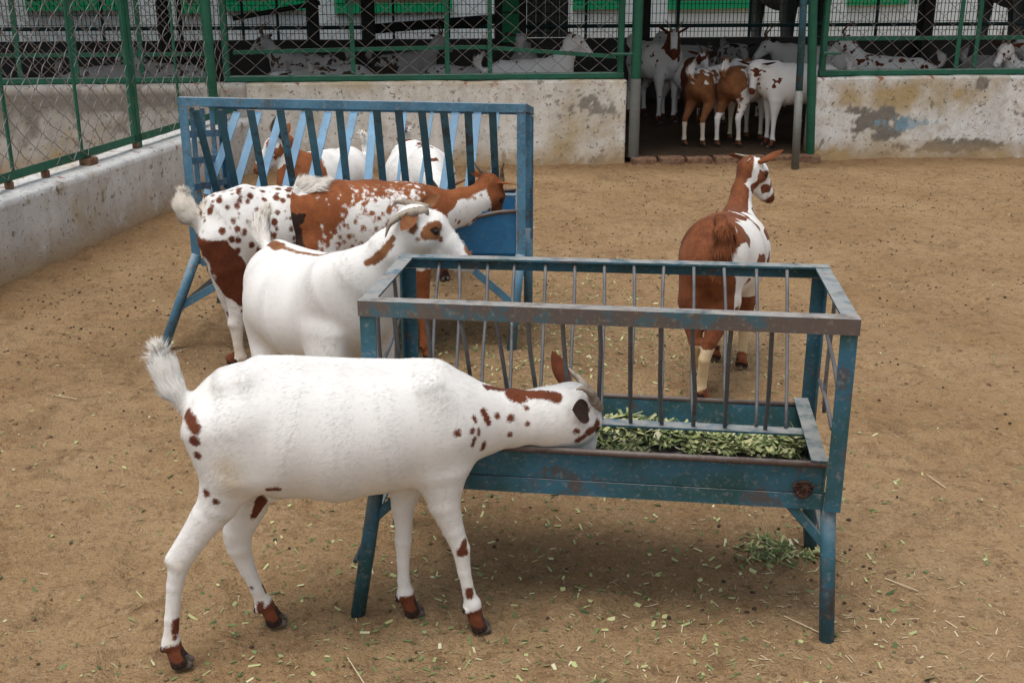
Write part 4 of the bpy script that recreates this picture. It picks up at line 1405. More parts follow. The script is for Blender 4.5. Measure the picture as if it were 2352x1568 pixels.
        for pts, r, mt in self.horns:
            t = np.linspace(0, 1, len(pts))
            tt = np.linspace(0, 1, 26)
            q = np.stack([np.interp(tt, t, pts[:, i]) for i in range(3)], 1)
            for _ in range(3):
                q[1:-1] = (q[:-2] + 2 * q[1:-1] + q[2:]) / 4
            rr = r * (1 - tt) ** 0.8 * (1 + 0.07 * np.sin(tt * 70)) + 0.0012
            mb = MB(); mb.tube(q, rr, 10); mb.build('horn', M[mt], o, smooth=True)
        for e, r in self.eyes:
            mb = MB()
            ph = np.linspace(0, np.pi, 7)
            mb.tube([e + V3(0, 0, -r * math.cos(a)) for a in ph], np.maximum(r * np.sin(ph), 1e-4), 10)
            mb.build('eye', M['eye'], o, smooth=True)
        return o

    # marks measured in the picture: dropped onto the skin as balls in space
    def hit(self, px, py):
        r = unit(ray(px, py))
        h = self.tree.ray_cast(Vector(CAM), Vector(r))
        return None if h[0] is None else np.array(h[0])

    def top(self, p):
        h = self.tree.ray_cast(Vector((p[0], p[1], 2.0)), Vector((0, 0, -1)))
        return None if h[0] is None else np.array(h[0])

    def ridge(self, pts, r0, r1, kind='brown', n_=14):
        pts = np.asarray(pts, float)
        t = np.linspace(0, 1, n_)
        q = [self.top(np.array([np.interp(x, np.linspace(0, 1, len(pts)), pts[:, k]) for k in range(3)])) for x in t]
        for i in range(n_ - 1):
            if q[i] is not None and q[i + 1] is not None:
                r = r0 + (r1 - r0) * t[i]
                getattr(self, kind).add(q[i], r * (0.8 + 0.4 * R.random()), q[i + 1])

    def spot(self, px, py, rpx, px2=None, py2=None, kind='brown'):
        a = self.hit(px, py)
        if a is None:
            return
        r = 1.22 * rpx * depth_of(a) / FOC
        b = self.hit(px2, py2) if px2 is not None else None
        getattr(self, kind).add(a, r, b)


def plane_pt(o, n):
    """point under a picture position on an upright plane through o with normal n"""
    def f(px, py, off=0.0):
        r = ray(px, py)
        oo = np.asarray(o, float) + np.asarray(n, float) * off
        return CAM + r * (((oo - CAM) @ n) / (r @ n))
    return f


def nodes_px(pt, lst, off=0.0):
    out = []
    for px, py, hp, w in lst:
        p = pt(px, py, off)
        out.append((p, w, hp * depth_of(p) / FOC))
    return out


def side_frame(ga, gb):
    a, b = np.asarray(ga, float), np.asarray(gb, float)
    d = unit(V3(b[0] - a[0], b[1] - a[1], 0))
    n = V3(-d[1], d[0], 0)                                    # to the goat's left
    return d, n


# ---- the goat in front, eating from the trough
def goat_front():
    g = Goat()
    hr, hl, fl, fr = G(412, 1527), G(640, 1432), G(955, 1410), G(1108, 1446)
    d, n = side_frame((hr + hl) / 2, (fr + fl) / 2)
    o = (hr + hl) / 2
    pt = plane_pt(o, n)
    b = g.b
    b.chain(nodes_px(pt, [(496, 960, 66, .064), (522, 955, 104, .086), (575, 968, 139, .108), (665, 985, 157, .132), (775, 993, 157, .136), (880, 984, 146, .124), (965, 972, 136, .102), (1028, 965, 108, .078)]), n, .03)
    b.chain(nodes_px(pt, [(1000, 945, 96, .072), (1065, 968, 90, .060), (1120, 964, 78, .051), (1180, 960, 68, .044), (1245, 956, 62, .043), (1290, 950, 54, .040)]), n, .06)
    for s in (-1, 1):                                          # hip bones, shoulder blades
        b.chain(nodes_px(pt, [(522, 884, 14, .016), (560, 872, 16, .018)], .045 * s), n, .06)
        b.chain(nodes_px(pt, [(985, 890, 30, .02), (1022, 1000, 50, .034)], .058 * s), n, .035)
        b.chain(nodes_px(pt, [(560, 960, 70, .05), (590, 1075, 60, .045)], .066 * s), n, .035)
    b.chain(nodes_px(pt, [(600, 838, 14, .012), (1000, 850, 14, .014)]), n, .05)   # spine
    for s in (-1, 1):                                          # hollow flank, groove before and behind the shoulder
        b.hollow(pt(612, 905, .211 * s), .085, .035)
        b.hollow(pt(935, 985, .212 * s), .075, .03)
    # legs (negative offset is the near, right side)
    oh, of = float((hr - o) @ n), float((fr - o) @ n)
    g.leg(nodes_px(pt, [(512, 985, 92, .055), (530, 1085, 70, .055), (500, 1158, 46, .037), (448, 1240, 26, .024), (412, 1293, 25, .021), (401, 1345, 18, .0165), (395, 1420, 16.5, .0155), (393, 1473, 18.5, .0175)], oh), n, hr + V3(.012, 0, 0), d)
    b.chain(nodes_px(pt, [(462, 1180, 18, .018), (392, 1280, 10, .012)], oh), n, .02)
    oh2 = float((hl - o) @ n)
    g.leg(nodes_px(pt, [(545, 985, 80, .055), (585, 1090, 66, .05), (570, 1160, 44, .034), (547, 1222, 32, .025), (549, 1258, 27, .022), (570, 1310, 17.5, .016), (591, 1352, 15, .0145), (606, 1385, 18, .0175)], oh2), n, hl, d)
    b.chain(nodes_px(pt, [(545, 1165, 18, .018), (531, 1238, 11, .012)], oh2), n, .02)
    g.leg(nodes_px(pt, [(1005, 985, 70, .035), (1013, 1080, 64, .042), (1020, 1155, 37, .031), (1041, 1215, 24.5, .0225), (1059, 1260, 20.5, .0205), (1066, 1311, 15, .0155), (1077, 1360, 14, .0145), (1085, 1386, 17.5, .0175)], of), n, fr, d)
    of2 = float((fl - o) @ n)
    g.leg(nodes_px(pt, [(955, 1000, 66, .035), (938, 1090, 52, .04), (926, 1160, 27, .026), (927, 1215, 19, .0205), (926, 1240, 19, .020), (926, 1285, 14.5, .0155), (927, 1331, 14, .0155), (931, 1360, 16.5, .0175)], of2), n, fl, d)
    # sheath under the flank
    b.chain(nodes_px(pt, [(640, 1130, 12, .012), (600, 1150, 13, .012), (584, 1184, 7, .007)], -.02), n, .02)
    # head
    poll = pt(1323, 924, .015)
    f = unit(V3(.26, .17, -.95)); u = unit(V3(.79, .55, .30))
    H = g.head(poll, f, u, 1.02)
    b.chain([(pt(1270, 960, .0), .045, .058), (H(0.02, 0, -.03), .043, .05)], n, .05)
    L = g.hl
    g.ear(-1, unit(V3(-.60, -.66, .36)), unit(V3(.55, -.62, .45)), .060, .056, 'dark', .35, off=(-.002, .060, -.012))
    g.ear(1, unit(L * 0.35 + V3(-.25, 0.1, .95)), unit(V3(-.2, .9, .1)), .098, .044, 'brown', .6)
    hb = lambda q: H(.026, .024 * q, .036)
    g.horn([hb(-1), at(1366, 925, hb(-1)[1] - .035), at(1357, 900, hb(-1)[1] - .055), at(1338, 890, hb(-1)[1] - .065), at(1323, 894, hb(-1)[1] - .07)], .0145)
    g.horn([hb(1), at(1348, 893, hb(1)[1] + .01), at(1328, 866, hb(1)[1] + .03), at(1284, 832, hb(1)[1] + .05)], .0155)
    tb = [pt(450, 925), pt(425, 925), pt(402, 898), pt(385, 860), pt(374, 835)]
    g.tail_curve(tb, .0145, .044, 13000, .0012)

    def post(g):
        S = g.spot
        S(1118, 888, 9, 1160, 893); S(1160, 893, 11, 1280, 911); S(1197, 912, 13, 1175, 905); S(1278, 914, 11); S(1220, 906, 11)
        for a in ((1111, 944, 7, 1123, 970), (1142, 955, 6.5), (1173, 960, 8), (1210, 937, 6), (1212, 973, 5.5), (1172, 997, 6), (1088, 958, 4.5, 1093, 967), (1085, 989, 6.5), (1099, 986, 4, 1101, 996), (1052, 994, 8),
                  (1090, 1008, 4.5, 1086, 1022), (1112, 1018, 6, 1108, 1030), (430, 948, 11, 438, 965), (440, 965, 12, 450, 985), (447, 1012, 12), (455, 1045, 9), (475, 1132, 8.5), (497, 1152, 7.5),
                  (616, 1124, 6, 640, 1123), (600, 1150, 12, 584, 1186), (1068, 1245, 8, 1058, 1270), (1070, 1268, 7), (1078, 1357, 8.5, 1079, 1366), (407, 1428, 10, 405, 1446), (402, 1464, 6), (604, 1342, 6, 610, 1355), (598, 1388, 7, 597, 1402), (578, 1350, 4)):
            S(*a)
        for a in ((1372, 972, 9, 1368, 980), (1352, 992, 9, 1366, 984), (1342, 1002, 6), (1326, 989, 6.5), (1328, 1012, 6, 1334, 1006), (1340, 962, 4, 1348, 958), (1352, 940, 6)):
            S(*a)
        S(520, 1075, 42, 540, 1120, kind='tan')
        for z in ((410, 1300, 22), (396, 1440, 20, 392, 1480), (560, 1280, 20), (600, 1370, 20)):
            S(*z, kind='tan')
        g.tan.add(pt(800, 1150), .03, pt(930, 1140))
        # marks on the far side, which the photograph does not show
        rr = np.random.default_rng(3)
        for _ in range(14):
            c = pt(rr.uniform(1040, 1260), rr.uniform(920, 1010), .07)
            g.brown.add(c, rr.uniform(.012, .022))

    return g.build('white goat in front, head down in the trough, with brown spots on its neck', .0052, M['coat'], d, 135000, .014, .0008, post=post, seed=11, tailtan=.1)


# ---- the white goat looking over the trough rack
def goat_white():
    g = Goat(); b = g.b
    hd = unit(V3(.62, -.78, 0)); n = V3(-hd[1], hd[0], 0)
    nd = lambda px, py, Y, w, h: (at(px, py, Y), w, h)
    b.chain([nd(622, 628, 3.60, .07, .085), nd(640, 650, 3.53, .11, .125), nd(672, 690, 3.43, .152, .155), nd(722, 712, 3.31, .160, .163), nd(780, 705, 3.19, .128, .150), nd(832, 690, 3.10, .088, .125)], n, .03)
    b.chain([nd(815, 675, 3.12, .100, .14), nd(862, 640, 3.06, .078, .115), nd(905, 580, 3.03, .055, .072), nd(945, 535, 3.02, .046, .056)], V3(-.35, .93, 0), .07)
    b.chain([nd(640, 566, 3.53, .014, .014), nd(740, 600, 3.32, .012, .012), nd(820, 606, 3.14, .014, .014)], n, .05)
    G0 = at(740, 700, 3.27); G0[2] = 0
    loc = lambda x, y, z: V3(*(G0 + hd * x + n * y)[:2], z)
    for s in (-1, 1):
        g.leg([(loc(-.26, .07 * s, .44), .055, .085), (loc(-.22, .085 * s, .34), .045, .062), (loc(-.29, .08 * s, .25), .027, .034), (loc(-.31, .08 * s, .21), .022, .027), (loc(-.30, .08 * s, .13), .0165, .018), (loc(-.295, .08 * s, .065), .0175, .019)], n, loc(-.27, .08 * s, 0), hd)
        g.leg([(loc(.15, .075 * s, .50), .055, .10), (loc(.17, .085 * s, .37), .050, .075), (loc(.185, .09 * s, .28), .032, .038), (loc(.19, .085 * s, .21), .021, .022), (loc(.19, .085 * s, .13), .0155, .016), (loc(.19, .085 * s, .065), .0175, .018)], n, loc(.215, .085 * s, 0), hd)
    poll = at(958, 503, 3.02)
    f = unit(V3(.845, -.05, -.535)); u = unit(V3(.53, .06, .85))
    H = g.head(poll, f, u, 1.0)
    g.ear(-1, unit(V3(-.42, -.75, -.42)), unit(V3(.35, -.45, .8)), .075, .046, 'brown', .5)
    g.ear(1, unit(V3(.62, .55, .35)), unit(V3(.3, -.8, .4)), .085, .04, 'brown', .5)
    Yb = H(.012, -.022, .046)[1]
    g.horn([H(.012, -.022, .034), at(945, 488, Yb - .02), at(915, 498, Yb - .03), at(893, 516, Yb - .035), at(885, 545, Yb - .035)], .0155)
    g.horn([H(.012, .022, .034), at(958, 472, Yb + .06), at(938, 465, Yb + .075), at(910, 463, Yb + .085), at(898, 478, Yb + .09)], .0135)
    tb = [at(618, 575, 3.63), at(606, 552, 3.66), at(600, 530, 3.67), at(606, 508, 3.67)]
    g.tail_curve(tb, .015, .05, 2200, .0024)

    def post(g):
        S = g.spot
        g.ridge([loc(-.33, 0, 0), loc(-.25, 0.0, 0)], .012, .020)
        g.ridge([loc(-.25, 0, 0), loc(.05, 0, 0), at(835, 690, 3.10)], .007, .006, n_=24)
        g.ridge([at(830, 690, 3.11), at(862, 632, 3.07), at(905, 580, 3.04)], .012, .018)
        for a in ((842, 604, 6, 862, 596), (858, 598, 9, 880, 580), (880, 580, 8, 895, 562), (893, 560, 6, 903, 548)):
            S(*a)
        for a in ((985, 530, 13, 1003, 521), (978, 540, 10, 1000, 540), (990, 520, 9), (1012, 549, 5.5), (960, 549, 4), (1066, 546, 7, 1078, 564), (1058, 537, 5), (952, 520, 7), (948, 528, 8)):
            S(*a)
        S(1080, 568, 6, 1074, 575, kind='dark'); S(1003, 525, 4, 992, 529, kind='dark')
        g.tan.add(at(665, 800, 3.4), .05, at(760, 815, 3.1)); g.tan.add(loc(-.30, -.08, .1), .05, loc(-.3, -.08, .25))
        g.brown.add(H(.158, 0, -.004), .016, H(.185, .0, -.012))

    g.tan.add(tb[-1], .04)
    return g.build('white goat with a brown eye patch resting its chin over the teal rack', .0062, M['coat_tan'], hd, 45000, .014, .0015, post=post, seed=21)


# ---- the rust brown goat with its head in the tall rack
def goat_rust():
    g = Goat(); b = g.b
    ga, gb = G(728, 838), G(966, 810)
    d, n = side_frame(ga, gb)
    pt = plane_pt(ga, n)
    b.chain(nodes_px(pt, [(702, 500, 62, .07), (722, 500, 78, .095), (772, 503, 87, .122), (850, 508, 92, .142), (930, 505, 86, .122), (985, 497, 66, .085)]), n, .03)
    b.chain(nodes_px(pt, [(965, 487, 56, .07), (1020, 486, 46, .056), (1065, 475, 44, .048), (1105, 458, 38, .043)]), n, .05)
    for s in (-1, 1):
        b.chain(nodes_px(pt, [(960, 448, 20, .018), (975, 520, 32, .03)], .06 * s), n, .05)
    hp = lambda x, z, off: V3(*(ga + d * x + n * off)[:2], z)
    for s in (-1, 1):
        g.leg([(hp(.02, .50, .06 * s), .055, .09), (hp(.06, .40, .075 * s), .046, .07), (hp(.0, .28, .07 * s), .028, .038), (hp(-.04, .235, .07 * s), .022, .028), (hp(-.03, .13, .07 * s), .0165, .018), (hp(-.025, .065, .07 * s), .0175, .019)], n, hp(.0, 0, .07 * s), d)
    fn, ff = G(990, 826), G(955, 795)
    o1, o2 = float((fn - ga) @ n), float((ff - ga) @ n)
    g.leg(nodes_px(pt, [(962, 520, 50, .04), (965, 590, 30, .036), (968, 645, 20, .026), (972, 700, 15, .02), (975, 750, 11, .016), (977, 790, 12, .0175)], o1), n, fn, d)
    g.leg(nodes_px(pt, [(945, 520, 50, .04), (943, 590, 30, .036), (940, 645, 19, .026), (938, 690, 14, .02), (940, 730, 10.5, .016), (945, 768, 11.5, .0175)], o2), n, ff, d)
    poll = pt(1128, 424, .02)
    f = unit(V3(.20, .08, -.97)); u = unit(V3(.82, .50, .25))
    H = g.head(poll, f, u, 1.0)
    L = g.hl
    g.ear(-1, unit(V3(.90, -.35, -.1)), unit(V3(.1, -.3, -.9)), .085, .036, 'brown', .4)
    g.ear(1, unit(V3(-.85, .45, .28)), unit(V3(0, -.6, .7)), .10, .04, 'brown', .4)
    y0 = H(.01, -.02, .045)[1]
    g.horn([H(.005, -.02, .036), at(1153, 408, y0), at(1152, 390, y0 - .01), at(1158, 373, y0 - .02)], .0125, 'horn_brown')
    g.horn([H(.005, .022, .036), at(1116, 402, y0 + .04), at(1098, 385, y0 + .05), at(1083, 365, y0 + .06)], .0125, 'horn_brown')
    tb = [pt(692, 460), pt(684, 445), pt(690, 434), pt(702, 433), pt(716, 440)]
    g.tail_curve(tb, .017, .052, 5500, .0020)

    def extra(P, Nn, br, dk):
        # brown all over except a speckled white flank, throat and cheek
        q = P - ga
        x, off, z = q @ d, q @ n, P[:, 2]
        nz = fbm(P * 9, 3, 5) - 0.5
        n2 = fbm(np.column_stack([x * 38, off * 38, z * 26]), 2, 15) - 0.5
        top = 0.645 - 0.12 * np.clip((0.17 - x) / 0.14, 0, 1)
        w = np.minimum(np.minimum((x + 0.0) * 0.8, (top - z) * 0.9), (0.62 - x) * .6) + nz * 0.13
        white = np.clip(w * 1.0, -0.06, 0.05)
        thr = np.clip((x - 0.45) * .5, -1, 1)
        b_ = -white + n2 * 0.10 - 0.002
        fleck = jdots(P, .024, .85, .0115, 33)
        b_ = np.maximum(b_, np.where(b_ < 0, fleck, -.05))
        wf = jdots(P, .019, .95, .0088, 43) - np.clip((b_ - .040) * .5, 0, 1)
        b_ = np.where((b_ > 0) & (x > .02), np.minimum(b_, -wf), b_)
        neck = (x > 0.44)
        line = 0.575 + (x - 0.50) * 0.42
        bn = np.maximum((z - line) + nz * 0.06, jdots(P, .026, .55, .0095, 53))
        # the face itself is brown
        hq = P - poll
        a_, c_ = hq @ g.hf, hq @ g.hu
        face = np.minimum(c_ + 0.048 + nz * .03, 0.22 - a_) * ((a_ > -0.03) & (np.linalg.norm(hq, axis=1) < .24)) + np.where((a_ > -0.03) & (np.linalg.norm(hq, axis=1) < .24), 0, -1)
        out = np.where(neck, bn, b_)
        out = np.maximum(out, np.clip(face, -.08, .03))
        out = np.maximum(out, br)
        leg = (z < 0.38)
        out = np.where(leg, np.maximum(out, 0.012 + nz * 0.05), out)
        dk2 = np.minimum(0.035 - np.abs(x + 0.07 + nz * .05), 0.5 - np.abs(z - .5)) 
        dk = np.maximum(dk, np.where((z > .33) & (z < .63), np.clip(-.022 - x + nz * .10 + n2 * .06 - np.abs(z - .56) * .20, -.05, .02), -.05))
        tan = np.clip((0.45 - z) / 0.1, 0, 1) * 0.25
        # white tuft on the tail
        t = np.minimum(np.linalg.norm(P - tb[-1], axis=1), np.linalg.norm(P - tb[-2], axis=1))
        out = np.where(t < 0.050, -0.03, out)
        dk = np.where(t < 0.050, -0.03, dk)
        return out, dk, tan
    g.extra = extra
    return g.build('rust brown goat with a white speckled flank, head down in the tall rack', .0070, M['coat_rust'], d, 50000, .016, .0017, seed=31, tailtan=.25)


# ---- the spotted goat at the left end of the tall rack
def goat_spotted():
    g = Goat(); b = g.b
    ga = G(560, 846); gb = ga + V3(.52, .30, 0)
    d, n = side_frame(ga, gb)
    pt = plane_pt(ga, n)
    b.chain(nodes_px(pt, [(498, 530, 52, .07), (518, 515, 74, .10), (570, 516, 85, .125), (640, 518, 88, .138), (710, 514, 84, .122), (760, 508, 66, .085)]), n, .03)
    b.chain(nodes_px(pt, [(745, 500, 50, .065), (790, 505, 38, .05), (812, 512, 34, .045)]), n, .05)
    b.chain(nodes_px(pt, [(520, 458, 12, .02), (560, 440, 12, .02)], .05), n, .04)
    b.chain(nodes_px(pt, [(520, 462, 12, .02), (560, 444, 12, .02)], -.05), n, .04)
    h1, h2 = G(575, 848), G(556, 836)
    o1 = -.05
    h1 = V3(*(ga + d * .02 - n * .06)[:2], 0); h2 = V3(*(ga + d * -.02 + n * .05)[:2], 0)
    g.leg(nodes_px(pt, [(512, 545, 58, .06), (525, 610, 46, .055), (545, 670, 30, .038), (545, 715, 20, .025), (543, 745, 16, .021), (547, 790, 11, .0165), (552, 818, 12, .0175)], -.06), n, h1, d)
    b.ball(pt(532, 742, -.06), .013, .02)
    g.leg(nodes_px(pt, [(508, 545, 50, .055), (512, 610, 36, .05), (525, 675, 24, .034), (536, 722, 16, .023), (540, 748, 14, .02), (546, 790, 10, .0165), (550, 815, 11, .0175)], .05), n, h2, d)
    hp = lambda x, z, off: V3(*(ga + d * x + n * off)[:2], z)
    for s in (-1, 1):
        g.leg([(hp(.46, .47, .06 * s), .045, .07), (hp(.45, .36, .07 * s), .04, .055), (hp(.46, .22, .065 * s), .021, .023), (hp(.46, .13, .065 * s), .0155, .016), (hp(.46, .065, .065 * s), .0175, .018)], n, hp(.485, 0, .065 * s), d)
    poll = pt(815, 500)
    g.head(poll, unit(V3(.3, .25, -.9)), unit(V3(.75, .55, .3)), 1.0)
    g.ear(-1, unit(V3(.1, -.8, .1)), V3(.3, 0, -.9), .09, .04); g.ear(1, unit(V3(-.2, .8, .1)), V3(.3, 0, -.9), .09, .04)
    tb = [pt(476, 512), pt(458, 508), pt(440, 495), pt(428, 478), pt(424, 462)]
    g.tail_curve(tb, .023, .042, 7000, .0020)

    def extra(P, Nn, br, dk):
        q = P - ga
        x, off, z = q @ d, q @ n, P[:, 2]
        nz = fbm(P * 11, 3, 8) - 0.5
        v = fbm(np.column_stack([x * 30, off * 30, z * 30]), 2, 19)
        dots = jdots(P, .031, .92, .0140, 3)
        dots = np.where((x > 0.24) & (z > .52), dots - .004, dots)
        dots = np.where((z < .36) & (z > .05), dots - .006, dots)
        thigh = np.minimum.reduce([0.052 - np.abs(x + 0.085 - (.50 - z) * .42) + nz * 0.09, z - 0.28, 0.55 - z + nz * .06])
        out = np.maximum(np.maximum(br, dots), np.clip(thigh, -.08, .03) * 0.8)
        tail = np.min(np.linalg.norm(P[:, None] - np.array(tb)[None, 1:], axis=2), 1)
        out = np.where(tail < .04, -.05, out)
        tan = np.clip((0.26 - z) / 0.2, 0, 1) * 0.55
        tan = np.maximum(tan, np.clip(1 - np.abs(x - 0.30) / .1, 0, 1) * np.clip((.47 - z) / .06, 0, 1) * .4)
        return out, dk, tan
    g.extra = extra
    g.tan.add(tb[-1], .03)
    return g.build('white goat dotted with brown, its raised tail at the left of the tall rack', .0070, M['coat'], d, 42000, .015, .0017, seed=41, tailtan=.35)


# ---- the brown goat seen from behind on the right
def goat_behind():
    g = Goat(); b = g.b
    hd = unit(V3(.40, .92, 0)); n = V3(-hd[1], hd[0], 0)
    nd = lambda px, py, Y, w, h: (at(px, py, Y), w, h)
    b.chain([nd(1634, 610, 3.86, .075, .10), nd(1640, 590, 3.93, .118, .142), nd(1664, 584, 4.10, .141, .153), nd(1684, 578, 4.24, .136, .153), nd(1696, 566, 4.38, .10, .13)], n, .03)
    b.chain([nd(1690, 535, 4.36, .075, .10), nd(1696, 490, 4.42, .052, .068), nd(1704, 440, 4.47, .040, .050), nd(1718, 395, 4.49, .038, .045)], n, .06)
    Gh = G(1622, 905)
    loc = lambda x, y, z: V3(*(Gh + hd * x + n * y)[:2], z)
    hr, hl = G(1614, 928), V3(*(Gh + n * .05 + hd * .02)[:2], 0)
    lat = n
    # near hind leg carries the weight, the other is half hidden behind it
    def leg_at(toe, seq):
        return [(at(px, py, Y), w, h) for px, py, Y, w, h in seq]
    Yh = hr[1]
    g.leg([(at(1662, 600, Yh + .10), .062, .09), (at(1664, 690, Yh + .08), .058, .075), (at(1648, 745, Yh + .03), .036, .045), (at(1632, 785, Yh - .01), .023, .030), (at(1618, 825, Yh - .02), .020, .023), (at(1612, 870, Yh), .0185, .019), (at(1611, 896, Yh), .0185, .019)], n, hr + hd * .02, hd)
    hl = G(1628, 880)
    g.leg([(at(1605, 600, Yh + .10), .062, .09), (at(1594, 690, Yh + .09), .056, .07), (at(1592, 745, Yh + .06), .034, .042), (at(1596, 785, Yh + .03), .022, .028), (at(1603, 825, Yh + .06), .018, .019), (at(1612, 850, Yh + .1), .0175, .018)], n, V3(hl[0] - .035, hl[1] + .03, 0), hd)
    fr = G(1704, 842)
    g.leg([(at(1712, 620, fr[1]), .05, .07), (at(1714, 690, fr[1]), .036, .045), (at(1710, 745, fr[1]), .023, .026), (at(1707, 785, fr[1]), .018, .018), (at(1704, 815, fr[1]), .0185, .018)], n, fr, hd)
    fl = fr + n * .12 + hd * .05; fl[2] = 0
    g.leg([(V3(fl[0], fl[1], .47), .05, .07), (V3(fl[0], fl[1], .34), .036, .045), (V3(fl[0], fl[1], .22), .022, .025), (V3(fl[0], fl[1], .13), .017, .018), (V3(fl[0], fl[1], .065), .018, .018)], n, fl, hd)
    poll = at(1726, 380, 4.50)
    f = unit(V3(.62, .30, -.66)); u = unit(V3(.55, .22, .75))
    H = g.head(poll, f, u, .93)
    g.ear(-1, unit(V3(.80, -.30, .48)), unit(V3(.55, .35, -.3)), .12, .042, 'brown', .4)
    g.ear(1, unit(V3(-.70, .65, .10)), unit(V3(.3, .3, .4)), .10, .042, 'brown', .4)
    y0 = H(0, 0, .045)[1]
    g.horn([H(.0, .012, .036), at(1722, 362, y0 + .02), at(1706, 358, y0 + .03), at(1688, 353, y0 + .04)], .009)
    g.horn([H(.0, -.018, .036), at(1730, 367, y0 - .02), at(1722, 366, y0 - .04), at(1716, 372, y0 - .06)], .009)
    tb = [at(1648, 508, 3.84), at(1655, 505, 3.80), at(1662, 525, 3.77), at(1664, 550, 3.765), at(1660, 578, 3.77)]
    g.tail_curve(tb, .017, .065, 8000, .0018)

    def extra(P, Nn, br, dk):
        q = P - Gh
        x, off, z = q @ hd, q @ n, P[:, 2]
        nz = fbm(P * 10, 3, 28) - 0.5
        n2 = fbm(P * 24, 2, 29) - 0.5
        out = np.full(len(P), .02)
        # broken white along the right flank, shoulder and belly, growing forward
        w = -(off + 0.055) + np.clip((x - 0.05) * 0.35, -.05, .10) + nz * 0.16 + n2 * .05 - 0.02
        w = np.where(z > .33, w, -.05) + np.where(fbm(P * 15, 2, 41) > .515, -.30, .0)
        out = np.minimum(out, -w)
        belly = np.minimum(.42 - z, x - .13) + nz * .05
        out = np.minimum(out, np.where(z > .28, -belly, .05))
        # neck: brown behind, white on its right; head mostly white with patches
        hq = P - poll
        hr_ = np.linalg.norm(hq, axis=1)
        neck = (z > .60 + np.clip(.42 - x, 0, 1))
        wn = -(off + .015) + nz * .05 - np.clip((.80 - z) * .0, 0, 1)
        sideX = P[:, 0] - (at(1713, 450, 4.46)[0] + (z - .63) * .20)
        out = np.where(neck, np.clip(-(sideX + .004) + nz * .035, -.05, .03), out)
        a_, c_, l_ = hq @ g.hf, hq @ g.hu, hq @ g.hl
        hd_ = (hr_ < .215) & (a_ > -.005) & (c_ > -.088)
        face = n2 * .25 - .02
        face = np.maximum(face, .012 - np.linalg.norm(hq - (g.hf * .055 - g.hl * .04), axis=1) + .012)
        face = np.maximum(face, a_ - .155 + nz * .03)
        out = np.where(hd_, np.clip(face, -.05, .03), out)
        leg = z < .30
        out = np.where(leg, np.where(z < .22, -.006 + nz * .12 + (z < .05) * .05, .02), out)
        tan = np.clip((.30 - z) / .1, 0, 1) * 1.0
        tan = np.where(z > .3, np.clip((.40 - z) / .1, 0, 1) * .5, tan)
        t = np.min(np.linalg.norm(P[:, None] - np.array(tb)[None], axis=2), 1)
        out = np.where(t < .06, .03, out)
        tw = np.linalg.norm(P - at(1684, 545, 3.84), axis=1)
        out = np.maximum(out, br)
        dk = np.maximum(dk, np.where((t < .036) & (P[:, 1] < tb[0][1] + .02), -.006 + nz * .03 + n2 * .02, -.05))
        tan = np.maximum(tan, np.clip(1 - tw / .05, 0, 1) * .9)
        return out, dk, tan
    g.extra = extra
    return g.build('rust brown goat seen from behind, head turned right, alone in the open yard', .0068, M['coat_red'], hd, 50000, .015, .0016, seed=51)


